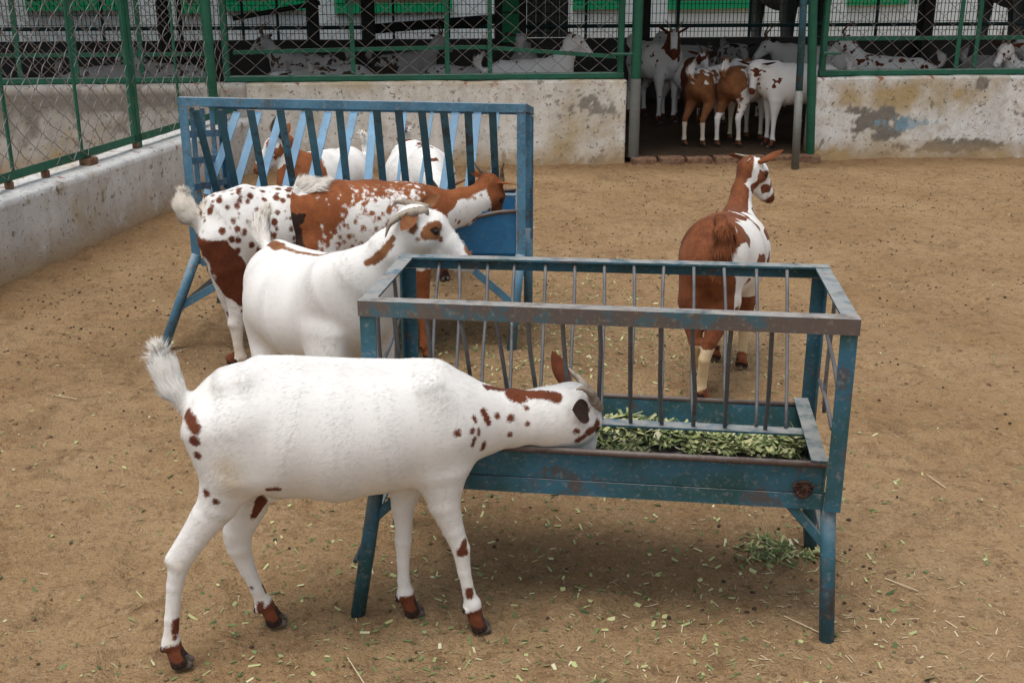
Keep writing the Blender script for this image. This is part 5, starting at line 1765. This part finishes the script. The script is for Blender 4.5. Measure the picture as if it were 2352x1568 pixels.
# ---- goats further back, from one set of proportions
def stock_goat(label, pos, yaw, s=1.0, mat_='coat', neck=((.24, .54), (.33, .66), (.385, .745)), nyaw=0.0, hf=(.85, -.5), hyaw=None, horns=1, ears='brown', earup=0.0, col=None,
               vox=.012, lying=False, tail=True, step=(0, 0, 0, 0), nh=0, seed=1, group='goats in the doorway and the shed', z0=0.055, hornlen=1.0, belly=1.0, name='goat', cat='goat', tailup=1):
    g = Goat(); b = g.b
    c, sn = math.cos(yaw), math.sin(yaw)
    hd, n = V3(c, sn, 0), V3(-sn, c, 0)
    pos = V3(pos[0], pos[1], z0)
    dz = -0.30 if lying else 0.0
    W = lambda x, y, z: pos + s * (hd * x + n * y + V3(0, 0, z + (dz if z > .28 else 0)))
    T = [(-.29, .485, .072, .088), (-.21, .49, .105, .12), (-.06, .47, .13 * belly, .145), (.08, .47, .13 * belly, .152), (.20, .49, .10, .142), (.265, .50, .075, .105)]
    b.chain([(W(x, 0, z), w * s, h * s) for x, z, w, h in T], n, .03 * s)
    if not lying:
        for k, sd in enumerate((-1, 1)):
            a = step[k]
            g.leg([(W(-.24, .06 * sd, .46), .052 * s, .085 * s), (W(-.19 + a * .3, .075 * sd, .36), .044 * s, .062 * s), (W(-.25 + a * .7, .07 * sd, .27), .027 * s, .036 * s), (W(-.285 + a * .8, .07 * sd, .225), .022 * s, .027 * s), (W(-.275 + a, .07 * sd, .13), .016 * s, .018 * s), (W(-.27 + a, .07 * sd, .065), .0175 * s, .019 * s)],
                  n, W(-.245 + a, .07 * sd, 0), hd, s)
            a = step[k + 2]
            g.leg([(W(.20, .065 * sd, .46), .042 * s, .07 * s), (W(.195 + a * .2, .075 * sd, .36), .040 * s, .056 * s), (W(.20 + a * .6, .068 * sd, .22), .021 * s, .023 * s), (W(.20 + a * .8, .068 * sd, .13), .0155 * s, .016 * s), (W(.20 + a, .068 * sd, .065), .0175 * s, .018 * s)],
                  n, W(.225 + a, .068 * sd, 0), hd, s)
    else:
        for sd in (-1, 1):
            b.chain([(W(-.2, .11 * sd, .12), .05 * s, .07 * s), (W(-.02, .15 * sd, .05), .03 * s, .035 * s), (W(-.16, .16 * sd, .03), .018 * s, .02 * s)], n, .03 * s)
            b.chain([(W(.2, .08 * sd, .12), .04 * s, .06 * s), (W(.3, .10 * sd, .04), .025 * s, .025 * s), (W(.18, .11 * sd, .03), .018 * s, .018 * s)], n, .03 * s)
    # neck, turned by nyaw about the withers
    def NP(x, z, y=0.0):
        r = x - .22
        return W(.22 + r * math.cos(nyaw), r * math.sin(nyaw) + y, z)
    (x0, z0_), (x1, z1), (x2, z2) = neck
    b.chain([(NP(x0, z0_), .066 * s, .098 * s), (NP(x1, z1), .048 * s, .062 * s), (NP(x2 - .03, z2 - .03), .040 * s, .048 * s)], n, .05 * s)
    hy = yaw + (nyaw if hyaw is None else hyaw)
    hh = V3(math.cos(hy), math.sin(hy), 0)
    f = unit(hh * hf[0] + V3(0, 0, hf[1])); u = unit(V3(0, 0, 1) - f * f[2])
    if abs(f[2]) > .95:
        u = hh
    H = g.head(NP(x2, z2), f, u, s)
    for q in (-1, 1):
        g.ear(q, unit(g.hl * q * .85 + V3(0, 0, earup) - f * .25), unit(f * .6 + u * .2 - V3(0, 0, .5)), .115, .045, ears, .4)
        if horns:
            hl_ = .12 * hornlen * s
            g.horn([H(.0, .022 * q, .036), H(-.01, .028 * q, .036) + u * hl_ * .4, H(-.02, .05 * q, .04) - f * hl_ * .35 + u * hl_ * .55, H(-.03, .075 * q, .04) - f * hl_ * .8 + u * hl_ * .6], .011 * s, 'horn_brown')
    if tail:
        if tailup:
            tb = [W(-.345, 0, .53), W(-.385, 0, .56), W(-.395, 0, .60), W(-.37, 0, .635)]
        else:
            tb = [W(-.345, 0, .53), W(-.375, 0, .52), W(-.385, 0, .47), W(-.38, 0, .43)]
        g.tail_curve(tb, .017 * s, .045 * s, 500, .006)
        g.tb = tb
    g.loc = lambda P: np.stack([((P - pos) @ hd) / s, ((P - pos) @ n) / s, (P[:, 2] - pos[2]) / s - dz], 1)
    g.poll = NP(x2, z2)
    if col:
        def extra(P, Nn, br, dk):
            q = g.loc(P)
            hq = (P - g.poll) / s
            hl3 = np.stack([hq @ g.hf, hq @ g.hl, hq @ g.hu], 1)
            head = (np.linalg.norm(hq, axis=1) < .22) & (hl3[:, 0] > -.02) & (hl3[:, 2] > -.09)
            o, t = col(q, head, hl3, fbm(P * 10, 3, seed) - .5, fbm(P * 26, 2, seed + 7) - .5)
            return np.maximum(br, o), dk, t
        g.extra = extra
    return g.build(label, vox, M[mat_], hd, nh, .02, .003, group=group, ground=z0 if not lying else z0, seed=seed, name=name, cat=cat)


def col_white(q, head, h, nz, n2):
    return np.full(len(q), -.05) + np.maximum(n2 - .27, 0) * 1.2, np.clip((.25 - q[:, 2]) / .3, 0, .5)


def col_dots(q, head, h, nz, n2):
    return (n2 - .12) * .3, np.clip((.25 - q[:, 2]) / .3, 0, .6)


def col_brownface(q, head, h, nz, n2):
    o = np.full(len(q), -.05)
    blaze = np.abs(h[:, 1]) - .026 - np.where(h[:, 2] < -.05, -.05, 0)
    o = np.where(head, np.maximum(np.clip(blaze, -.05, .03), np.clip(h[:, 0] - .135, -.05, .03)), o)
    chest = .012 - np.abs(q[:, 1]) + nz * .08 - np.abs(q[:, 2] - .5) * .05
    o = np.where((q[:, 0] > .22) & (q[:, 2] < .62) & (q[:, 2] > .40), np.maximum(o, chest - .006), o)
    return np.where((~head) & (q[:, 2] > .2), np.maximum(o, (n2 - .22) * .3), o), np.zeros(len(q))


def col_rump(q, head, h, nz, n2):
    o = np.clip(-(q[:, 0] + .12) + nz * .10, -.05, .03)
    o = np.where((q[:, 2] > .50) & (q[:, 1] < .09), np.minimum(o, n2 * .12 + .0), o)
    o = np.where(q[:, 2] < .20, -.03 + nz * .06, o)
    o = np.where((q[:, 0] < -.33) & (q[:, 2] > .57), -.04, o)
    return o, np.clip((.40 - q[:, 2]) / .3, 0, .6)


def col_rump2(q, head, h, nz, n2):
    o = np.clip(-(q[:, 0] + .10) + nz * .06 + np.where(q[:, 1] < -.06, -.10 + nz * .2, 0), -.05, .03)
    o = np.where(q[:, 2] < .27, -.03 + nz * .06, o)
    o = np.where((q[:, 0] < -.345) & (q[:, 2] > .585), -.04, o)
    return o, np.clip((.20 - q[:, 2]) / .3, 0, .4)


def col_brownneck(q, head, h, nz, n2):
    o = np.clip((q[:, 0] - .12) * .6 + nz * .09 - np.abs(q[:, 2] - .58) * .1, -.05, .02)
    o = np.where(head, np.where((h[:, 0] < .075) & (h[:, 0] > .0) & (h[:, 2] > -.05), .02 + n2 * .2, np.where(h[:, 0] > .165, .02, -.03)), o)
    return o, np.zeros(len(q))


goat_front()
goat_white()
goat_rust()
goat_spotted()
goat_behind()


def ground_at(px, py, z=0.055):
    p = G(px, py, z)
    return p


D2 = math.radians
# behind the tall rack
stock_goat('brown cheeked goat with a white muzzle facing left behind the slats of the tall rack', (-.95, 5.72), D2(243), 1.0, 'coat_rust',
           neck=((.20, .52), (.26, .62), (.29, .70)), nyaw=D2(-40), hf=(.78, -.62), hyaw=D2(-62), ears='dark', earup=.25, col=col_brownneck, vox=.008, nh=9000, seed=61, group='goats', z0=0.0, hornlen=.9)
stock_goat('white goat with a dark spotted spine, head down behind the tall rack', (-.47, 5.72), D2(-74), 1.05, 'coat', neck=((.25, .50), (.36, .49), (.44, .48)), hf=(.35, -.93), col=
           lambda q, head, h, nz, n2: (np.where(np.abs(q[:, 1]) < .03, np.where(q[:, 2] > .55, n2 * .25 - .012, -.05), -.05) + np.where(q[:, 2] < .36, .07, 0), np.zeros(len(q))),
           vox=.008, nh=9000, seed=62, group='goats', z0=0.0, belly=1.2, hornlen=.5)
# in the doorway
p = ground_at(1545, 285); stock_goat('goat with a brown face and white blaze facing out of the doorway', (p[0] - .16, p[1] + .28), D2(-66), 1.22, 'coat', neck=((.24, .52), (.29, .61), (.32, .69)), nyaw=D2(-18), hf=(.62, -.78), hyaw=D2(-28), ears='brown', earup=.25, col=col_brownface, vox=.010, seed=71, hornlen=.55, belly=1.2)
p = ground_at(1602, 338); stock_goat('brown rumped goat with a white dotted back, going in through the doorway', (p[0] + .15, p[1] + .24), D2(52), 1.04, 'coat_tan', hf=(.8, -.6), col=col_rump, vox=.010, seed=72, step=(.0, -.05, 0, .03), neck=((.24, .52), (.33, .58), (.39, .62)), horns=0)
p = ground_at(1680, 338); stock_goat('rust brown goat seen from behind with its tail curled up in the doorway', (p[0] + .12, p[1] + .20), D2(54), 1.08, 'coat_tan', hf=(.8, -.6), col=col_rump2, vox=.010, seed=73, step=(.06, -.03, 0, .03), neck=((.24, .52), (.34, .56), (.40, .58)), horns=0)
p = ground_at(1800, 338); stock_goat('white goat with brown spots on its lowered face at the right of the doorway', (p[0] + .10, p[1] + .05), D2(186), 1.10, 'coat', neck=((.24, .55), (.33, .60), (.36, .60)), nyaw=D2(14), hf=(.45, -.85), hyaw=D2(55), horns=0, ears='dark', earup=-.05, col=lambda q, head, h, nz, n2: (np.where(head & (h[:, 0] > .02), np.maximum((n2 - .13) * .3, h[:, 0] - .165), -.05), np.zeros(len(q))), vox=.010, seed=74)
p = ground_at(1775, 262); stock_goat('pale goat with long horns looking left behind the white goat in the doorway', (p[0] + .36, p[1] + .1), D2(160), 1.10, 'coat', hf=(.80, -.55), hyaw=D2(25), ears='dark', earup=.1, col=col_white, vox=.012, seed=75, hornlen=1.2, neck=((.24, .52), (.33, .59), (.38, .63)))
p = ground_at(1690, 250); stock_goat('grey white goat facing out in the dark middle of the doorway', (p[0], p[1] + .35), D2(-85), 1.05, 'coat_grey', hf=(.8, -.6), ears='dark', col=col_dots, vox=.012, seed=76, horns=0, neck=((.24, .52), (.32, .57), (.36, .60)))
p = ground_at(1600, 255); stock_goat('dark brown faced goat half hidden behind the one with the blaze', (p[0] + .05, p[1] + .75), D2(-160), 1.0, 'coat_grey', hf=(.8, -.5), ears='brown', col=col_rump, vox=.013, seed=77, horns=0)
p = ground_at(1590, 300); stock_goat('dark brown headed goat with a pale tail behind the one with the blaze', (p[0] - .02, p[1] + .55), D2(-70), 1.0, 'coat', hf=(.7, -.7), ears='brown', col=col_brownneck, vox=.012, seed=78, horns=1, hornlen=.6, neck=((.24, .52), (.30, .60), (.34, .66)))
p = ground_at(1705, 300); stock_goat('dim white goat standing behind the curled tail in the doorway', (p[0] + .1, p[1] + .5), D2(20), .95, 'coat_grey', hf=(.6, -.8), ears='dark', col=col_dots, vox=.012, seed=79, horns=0, neck=((.24, .5), (.33, .52), (.38, .50)))
# in the shed behind the fence
def shed(label, px, Y, yaw, s, col, seed, mat_='coat', lying=False, head=(.85, -.5), neck=((.24, .54), (.33, .66), (.385, .745)), horns=1, ny=0):
    p = at(px, 130, Y)
    stock_goat(label, (p[0], Y), D2(yaw), s, mat_, neck=neck, hf=head, nyaw=D2(ny), col=col, vox=.014, seed=seed, lying=lying, horns=horns)


shed('white faced goat looking out just above the wall near the corner post', 668, 9.75, -105, .98, col_white, 81, head=(.7, -.7), neck=((.24, .54), (.30, .58), (.32, .60)), horns=0)
shed('grey goat standing side on behind the white faced one', 705, 11.2, 175, 1.05, col_dots, 82, 'coat_grey')
shed('grey spotted goat side on in the shed left of the fence upright', 760, 10.2, 8, 1.0, col_dots, 83, 'coat_grey', neck=((.24, .52), (.33, .5), (.40, .46)), horns=0)
shed('long white goat side on in the shed with its head raised at the right', 1215, 9.95, 6, 1.12, col_white, 84, neck=((.24, .56), (.31, .68), (.34, .77)), horns=0)
shed('grey white goat facing out in the middle of the shed', 1205, 11.3, -95, 1.1, col_white, 85, 'coat_grey', horns=0)
shed('dotted grey goat side on behind the fence uprights', 1060, 10.3, 172, .98, col_dots, 86, 'coat_grey', neck=((.24, .52), (.33, .5), (.40, .46)), horns=0)
shed('dark goat deep in the shed near its far wall', 930, 11.8, 30, 1.0, col_rump, 87, 'coat_grey')
shed('white goat facing left behind the right hand fence, head up', 2050, 10.6, 165, 1.08, col_dots, 88)
shed('dotted white goat bending low behind the right hand fence', 1985, 10.1, 20, .95, col_dots, 89, neck=((.24, .52), (.33, .5), (.40, .46)), horns=0)
shed('grey white goat facing out beyond the double upright at the right', 2275, 10.5, -80, 1.1, col_white, 90, 'coat_grey')
shed('bright white goat cut off by the right edge of the picture', 2365, 10.0, -140, 1.08, col_dots, 91)
shed('brown and white goat behind the neighbouring pen', 240, 10.2, 15, 1.0, col_rump, 92, 'coat_grey', neck=((.24, .52), (.33, .5), (.40, .46)), horns=0)
shed('grey dotted goat behind the neighbouring pen near the corner', 390, 10.4, 170, 1.0, col_dots, 93, 'coat_grey')


# ---- dark cattle standing beyond the shed
def cow(label, px, Y, yaw, s, seed):
    b = Body()
    p = at(px, 80, Y); p[2] = 0
    hd = V3(math.cos(yaw), math.sin(yaw), 0); n = V3(-hd[1], hd[0], 0)
    W = lambda x, y, z: p + hd * x * s + n * y * s + V3(0, 0, z * s)
    b.chain([(W(-.75, 0, 1.22), .20 * s, .24 * s), (W(-.4, 0, 1.2), .30 * s, .32 * s), (W(.1, 0, 1.18), .34 * s, .36 * s), (W(.55, 0, 1.24), .24 * s, .32 * s), (W(.75, 0, 1.3), .16 * s, .22 * s)], n, .1)
    b.chain([(W(.7, 0, 1.35), .13 * s, .2 * s), (W(1.05, 0, 1.48), .1 * s, .13 * s)], n, .1)
    b.chain([(W(1.05, 0, 1.5), .11 * s, .12 * s), (W(1.3, 0, 1.34), .08 * s, .09 * s), (W(1.45, 0, 1.22), .065 * s, .06 * s)], n, .05)
    for x, a in ((-.68, .0), (.5, .0)):
        for q in (-1, 1):
            b.chain([(W(x, .17 * q, 1.05), .11 * s, .16 * s), (W(x + .02, .17 * q, .75), .075 * s, .085 * s), (W(x - .02, .17 * q, .48), .055 * s, .06 * s), (W(x, .17 * q, .12), .05 * s, .055 * s), (W(x + .03, .17 * q, .03), .06 * s, .07 * s)], n, .06)
    P, F = b.mesh(.035, 0.0)
    for q in (-1, 1):
        v, f, _ = ear_shape(W(1.05, .1 * q, 1.52), unit(n * q * .9 + V3(0, 0, .1)), hd, .2, .1)
        F = np.vstack([F, f + len(P)]); P = np.vstack([P, v])
    o = mesh_obj('cow', P, F, M['tank'], smooth=True)
    tag(o, label, 'cow', 'dark cattle beyond the shed')
    for q in (-1, 1):
        mb = MB(); mb.tube([W(1.02, .08 * q, 1.6), W(.98, .18 * q, 1.68), W(.9, .26 * q, 1.78)], [.03, .022, .006], 8); mb.build('horn', M['black'], o, smooth=True)


cow('dark grey cow beyond the mesh above the doorway, belly and one leg showing', 1800, 15.2, D2(94), 1.18, 1)
cow('black cow beyond the mesh at the right edge, legs showing', 2326, 15.6, D2(86), 1.2, 2)
# ------------------------------------------------------------------ fodder, litter, droppings
def m_chop():
    n = NT('chopped_fodder')
    a = n.attr('tone')
    c = n.mix(n.rng(a, 0.0, 0.35), (0.060, 0.095, 0.036), (0.15, 0.20, 0.075))
    c = n.mix(n.rng(a, 0.35, 0.75), c, (0.46, 0.48, 0.22))
    c = n.mix(n.rng(a, 0.75, 1.0), c, (0.62, 0.58, 0.40))
    return n.out(c, 0.75, spec=0.2)


M['chop'] = m_chop()
n = NT('straw'); M['straw'] = n.out(n.mix(n.attr('tone'), (0.33, 0.22, 0.11), (0.66, 0.56, 0.38)), 0.8)
n = NT('droppings'); M['drop'] = n.out(n.mix(n.noise(40), (0.03, 0.02, 0.014), (0.075, 0.05, 0.035)), 0.85)
n = NT('clods'); M['clod'] = n.out(n.mix(n.noise(30), (0.10, 0.062, 0.036), (0.24, 0.155, 0.085)), 0.95)


def chips(pos, nrm_up, L, W, tilt, seed, lift=0.002, curl=0.25):
    """little folded strips lying at pos"""
    g = np.random.default_rng(seed)
    n_ = len(pos)
    a = g.random(n_) * 2 * np.pi
    d = np.stack([np.cos(a), np.sin(a), g.normal(0, tilt, n_)], 1)
    d /= np.linalg.norm(d, axis=1, keepdims=True)
    s = np.stack([-np.sin(a), np.cos(a), g.normal(0, tilt, n_)], 1)
    L = L[:, None] / 2; W = W[:, None] / 2
    up = np.array([0, 0, 1.0])
    p = pos + up * lift
    k = (g.random((n_, 1)) * curl) * W * 2
    V = np.stack([p - d * L - s * W, p - d * L + up * k, p - d * L + s * W, p + d * L - s * W * .8, p + d * L + up * k, p + d * L + s * W * .8], 1).reshape(-1, 3)
    i = np.arange(n_)[:, None] * 6
    return V, np.concatenate([i + [0, 1, 4, 3], i + [1, 2, 5, 4]], 0), 6


def scatter(name, kindmat, centers, label, cat, Ls, Ws, tone, seed, tilt=.25):
    pos = np.array(centers)
    g = np.random.default_rng(seed)
    V, F, k = chips(pos, None, Ls[0] + (Ls[1] - Ls[0]) * g.beta(1.0, 2.2, len(pos)), Ws[0] + (Ws[1] - Ws[0]) * g.beta(1.0, 1.8, len(pos)), tilt, seed)
    t = np.repeat(tone(g, len(pos)), k)
    o = mesh_obj(name, V, F, M[kindmat], attrs={'tone': t})
    return tag(o, label, cat, kind='stuff')


def on_ground(xy, dz=0.0):
    xy = np.asarray(xy)
    return np.column_stack([xy, relief(xy) + dz])


def clean(xy):
    xy = xy[(xy[:, 1] > 1.55) & (xy[:, 1] < 8.95) & (xy[:, 0] > -3) & (xy[:, 0] < 4.6)]
    side = (xy - LW0[:2]) @ LWn[:2]
    back = (xy - WL0[:2]) @ nb[:2]
    return xy[(side < -0.02) & (back < -0.03)]


gr = np.random.default_rng(99)
blob = lambda x, y, rx, ry, n_: np.column_stack([gr.normal(x, rx, n_), gr.normal(y, ry, n_)])
# green chaff, thickest round the racks
xy = np.vstack([blob(.15, 2.45, .55, .28, 950), blob(.1, 2.95, .6, .30, 450), blob(-.35, 2.25, .45, .25, 420), blob(.1, 4.45, .5, .35, 1250), blob(.35, 5.0, .4, .5, 700), blob(-.4, 4.0, .7, .35, 650), blob(-.5, 3.3, .7, .6, 520), blob(-.3, 1.95, .6, .2, 260), blob(.6, 3.4, .8, .7, 420),
                np.column_stack([gr.uniform(-2.4, 3.2, 900), gr.uniform(1.6, 8.5, 900)])])
xy = clean(xy)
xy = xy[gr.random(len(xy)) < .75]
scatter('green_chaff', 'chop', on_ground(xy, .001), 'chopped green fodder trodden into the dirt round the racks', 'fodder', (.004, .032), (.002, .012), lambda g, n_: np.clip(g.beta(1.3, 1.6, n_), 0, 1), 5, .35)
pile = blob(.715, 2.73, .060, .042, 230)
scatter('spilled_fodder', 'chop', on_ground(pile, 0) + np.column_stack([np.zeros((230, 2)), gr.random(230) * .018 * np.exp(-((pile[:, 0] - .715) / .09) ** 2)]),
        'small heap of fresh green fodder spilled beside the right rear leg of the teal rack', 'fodder', (.010, .06), (.003, .011), lambda g, n_: np.clip(g.beta(1.2, 1.6, n_), 0, 1), 6, .4)
xy = np.vstack([np.column_stack([gr.uniform(-2.4, 3.4, 900), gr.uniform(1.6, 8.6, 900)]), blob(.9, 2.35, .35, .25, 420), blob(.5, 2.15, .35, .2, 160), blob(.35, 4.6, .6, .5, 350)])
xy = clean(xy)
scatter('straw_litter', 'straw', on_ground(xy, .0015), 'short pale straw bits scattered over the dirt', 'straw', (.006, .045), (.0013, .004), lambda g, n_: g.random(n_) ** 1.5, 7, .12)
xy = np.array([[G(a, b)[0], G(a, b)[1]] for a, b in ((820, 1545), (1000, 655), (1800, 1090), (2150, 1110), (2070, 1350), (560, 980), (150, 915), (1840, 1440))])
scatter('long_straw', 'straw', on_ground(xy, .006), 'single long straws lying on the dirt', 'straw', (.09, .16), (.003, .005), lambda g, n_: .4 + .5 * g.random(n_), 8, .03)


def pellets(name, material, pos, r, seed, label, cat, squash=(0.7, 1.0)):
    g = np.random.default_rng(seed)
    import bmesh
    bm = bmesh.new(); bmesh.ops.create_icosphere(bm, subdivisions=2, radius=1.0)
    bv = np.array([v.co[:] for v in bm.verts]); bf = np.array([[v.index for v in f.verts] for f in bm.faces]); bm.free()
    n_ = len(pos)
    sc = (r[0] + (r[1] - r[0]) * g.beta(1.1, 2.0, (n_, 1, 1))) * np.stack([g.uniform(.85, 1.35, n_), g.uniform(.75, 1.0, n_), g.uniform(*squash, n_)], 1)[:, None, :]
    a = g.random(n_) * 6.28
    lump = 1 + .28 * (fbm(np.tile(bv * 1.7, (n_, 1)) + np.repeat(g.random((n_, 3)) * 50, len(bv), 0), 2, seed) - .5).reshape(n_, -1, 1)
    v = bv[None] * sc * lump
    ca, sa = np.cos(a)[:, None], np.sin(a)[:, None]
    v = np.stack([v[..., 0] * ca - v[..., 1] * sa, v[..., 0] * sa + v[..., 1] * ca, v[..., 2]], -1) + np.asarray(pos)[:, None, :] + np.array([0, 0, 1]) * (sc[..., 2:3] * .5)
    f = bf[None] + (np.arange(n_) * len(bv))[:, None, None]
    o = mesh_obj(name, v.reshape(-1, 3), f.reshape(-1, 3), material, smooth=True)
    return tag(o, label, cat, kind='stuff')


xy = np.vstack([np.column_stack([gr.uniform(-2.4, 4.2, 1100), gr.uniform(1.6, 8.7, 1100)]), blob(1.6, 5.5, 1.2, 1.2, 350), blob(-1.4, 5.0, .5, .6, 300), blob(.85, 2.6, .2, .25, 40), blob(2.2, 7.0, 1.4, .9, 450), blob(.5, 8.2, 1.2, .4, 250)])
xy = clean(xy)
xy = xy[fbm(xy * 2.6, 3, 91) + gr.normal(0, .06, len(xy)) > .47]
pellets('goat_droppings', M['drop'], on_ground(xy, -.001), (.0038, .0068), 17, 'dark round goat droppings scattered over the yard', 'droppings')
xy = clean(np.vstack([np.column_stack([gr.uniform(-2.4, 4.2, 5200), gr.uniform(1.6, 8.7, 5200)]), blob(-1.9, 4.9, .3, .7, 260), blob(2.2, 7.5, 1.5, 1, 700)]))
pellets('soil_crumbs', M['clod'], on_ground(xy, -.002), (.0018, .010), 18, 'crumbs and small clods of brown soil on the yard', 'soil', (.4, .7))

# fodder lying in the troughs
L2 = np.linalg.norm(A1 - A0)
k = 2600
u = gr.uniform(.03, .985, k) * L2; w = np.clip(gr.normal(.282, .026, k), .232, .345)
w[:230] = gr.uniform(.06, .25, 230); u[:230] = gr.normal(.55, .035, 230) * L2
h = .354 + .040 * np.exp(-((w - .295) / .05) ** 2) * (0.55 + .9 * vnoise(np.column_stack([u * 9, w * 9]), 4)) * gr.uniform(.45, 1, k) + .02 * np.exp(-((u - .56 * L2) / .12) ** 2)
P = A0 + u[:, None] * fx + w[:, None] * fy; P[:, 2] = h
scatter('green_fodder', 'chop', P, 'chopped green fodder heaped along the back of the teal trough', 'fodder', (.010, .065), (.003, .017), lambda g, n_: np.clip(g.beta(1.9, 1.5, n_), 0, 1), 9, .4)
k = 500
u = gr.uniform(.03, .98, k) * np.linalg.norm(t1 - t0); w = gr.uniform(.08, .37, k)
P = t0 + u[:, None] * gxh + w[:, None] * gy; P[:, 2] = .40 + gr.random(k) * .03
scatter('green_fodder', 'chop', P, 'remains of chopped fodder in the trough of the tall blue rack', 'fodder', (.016, .04), (.005, .012), lambda g, n_: np.clip(g.beta(1.3, 1.8, n_), 0, 1), 10, .45)
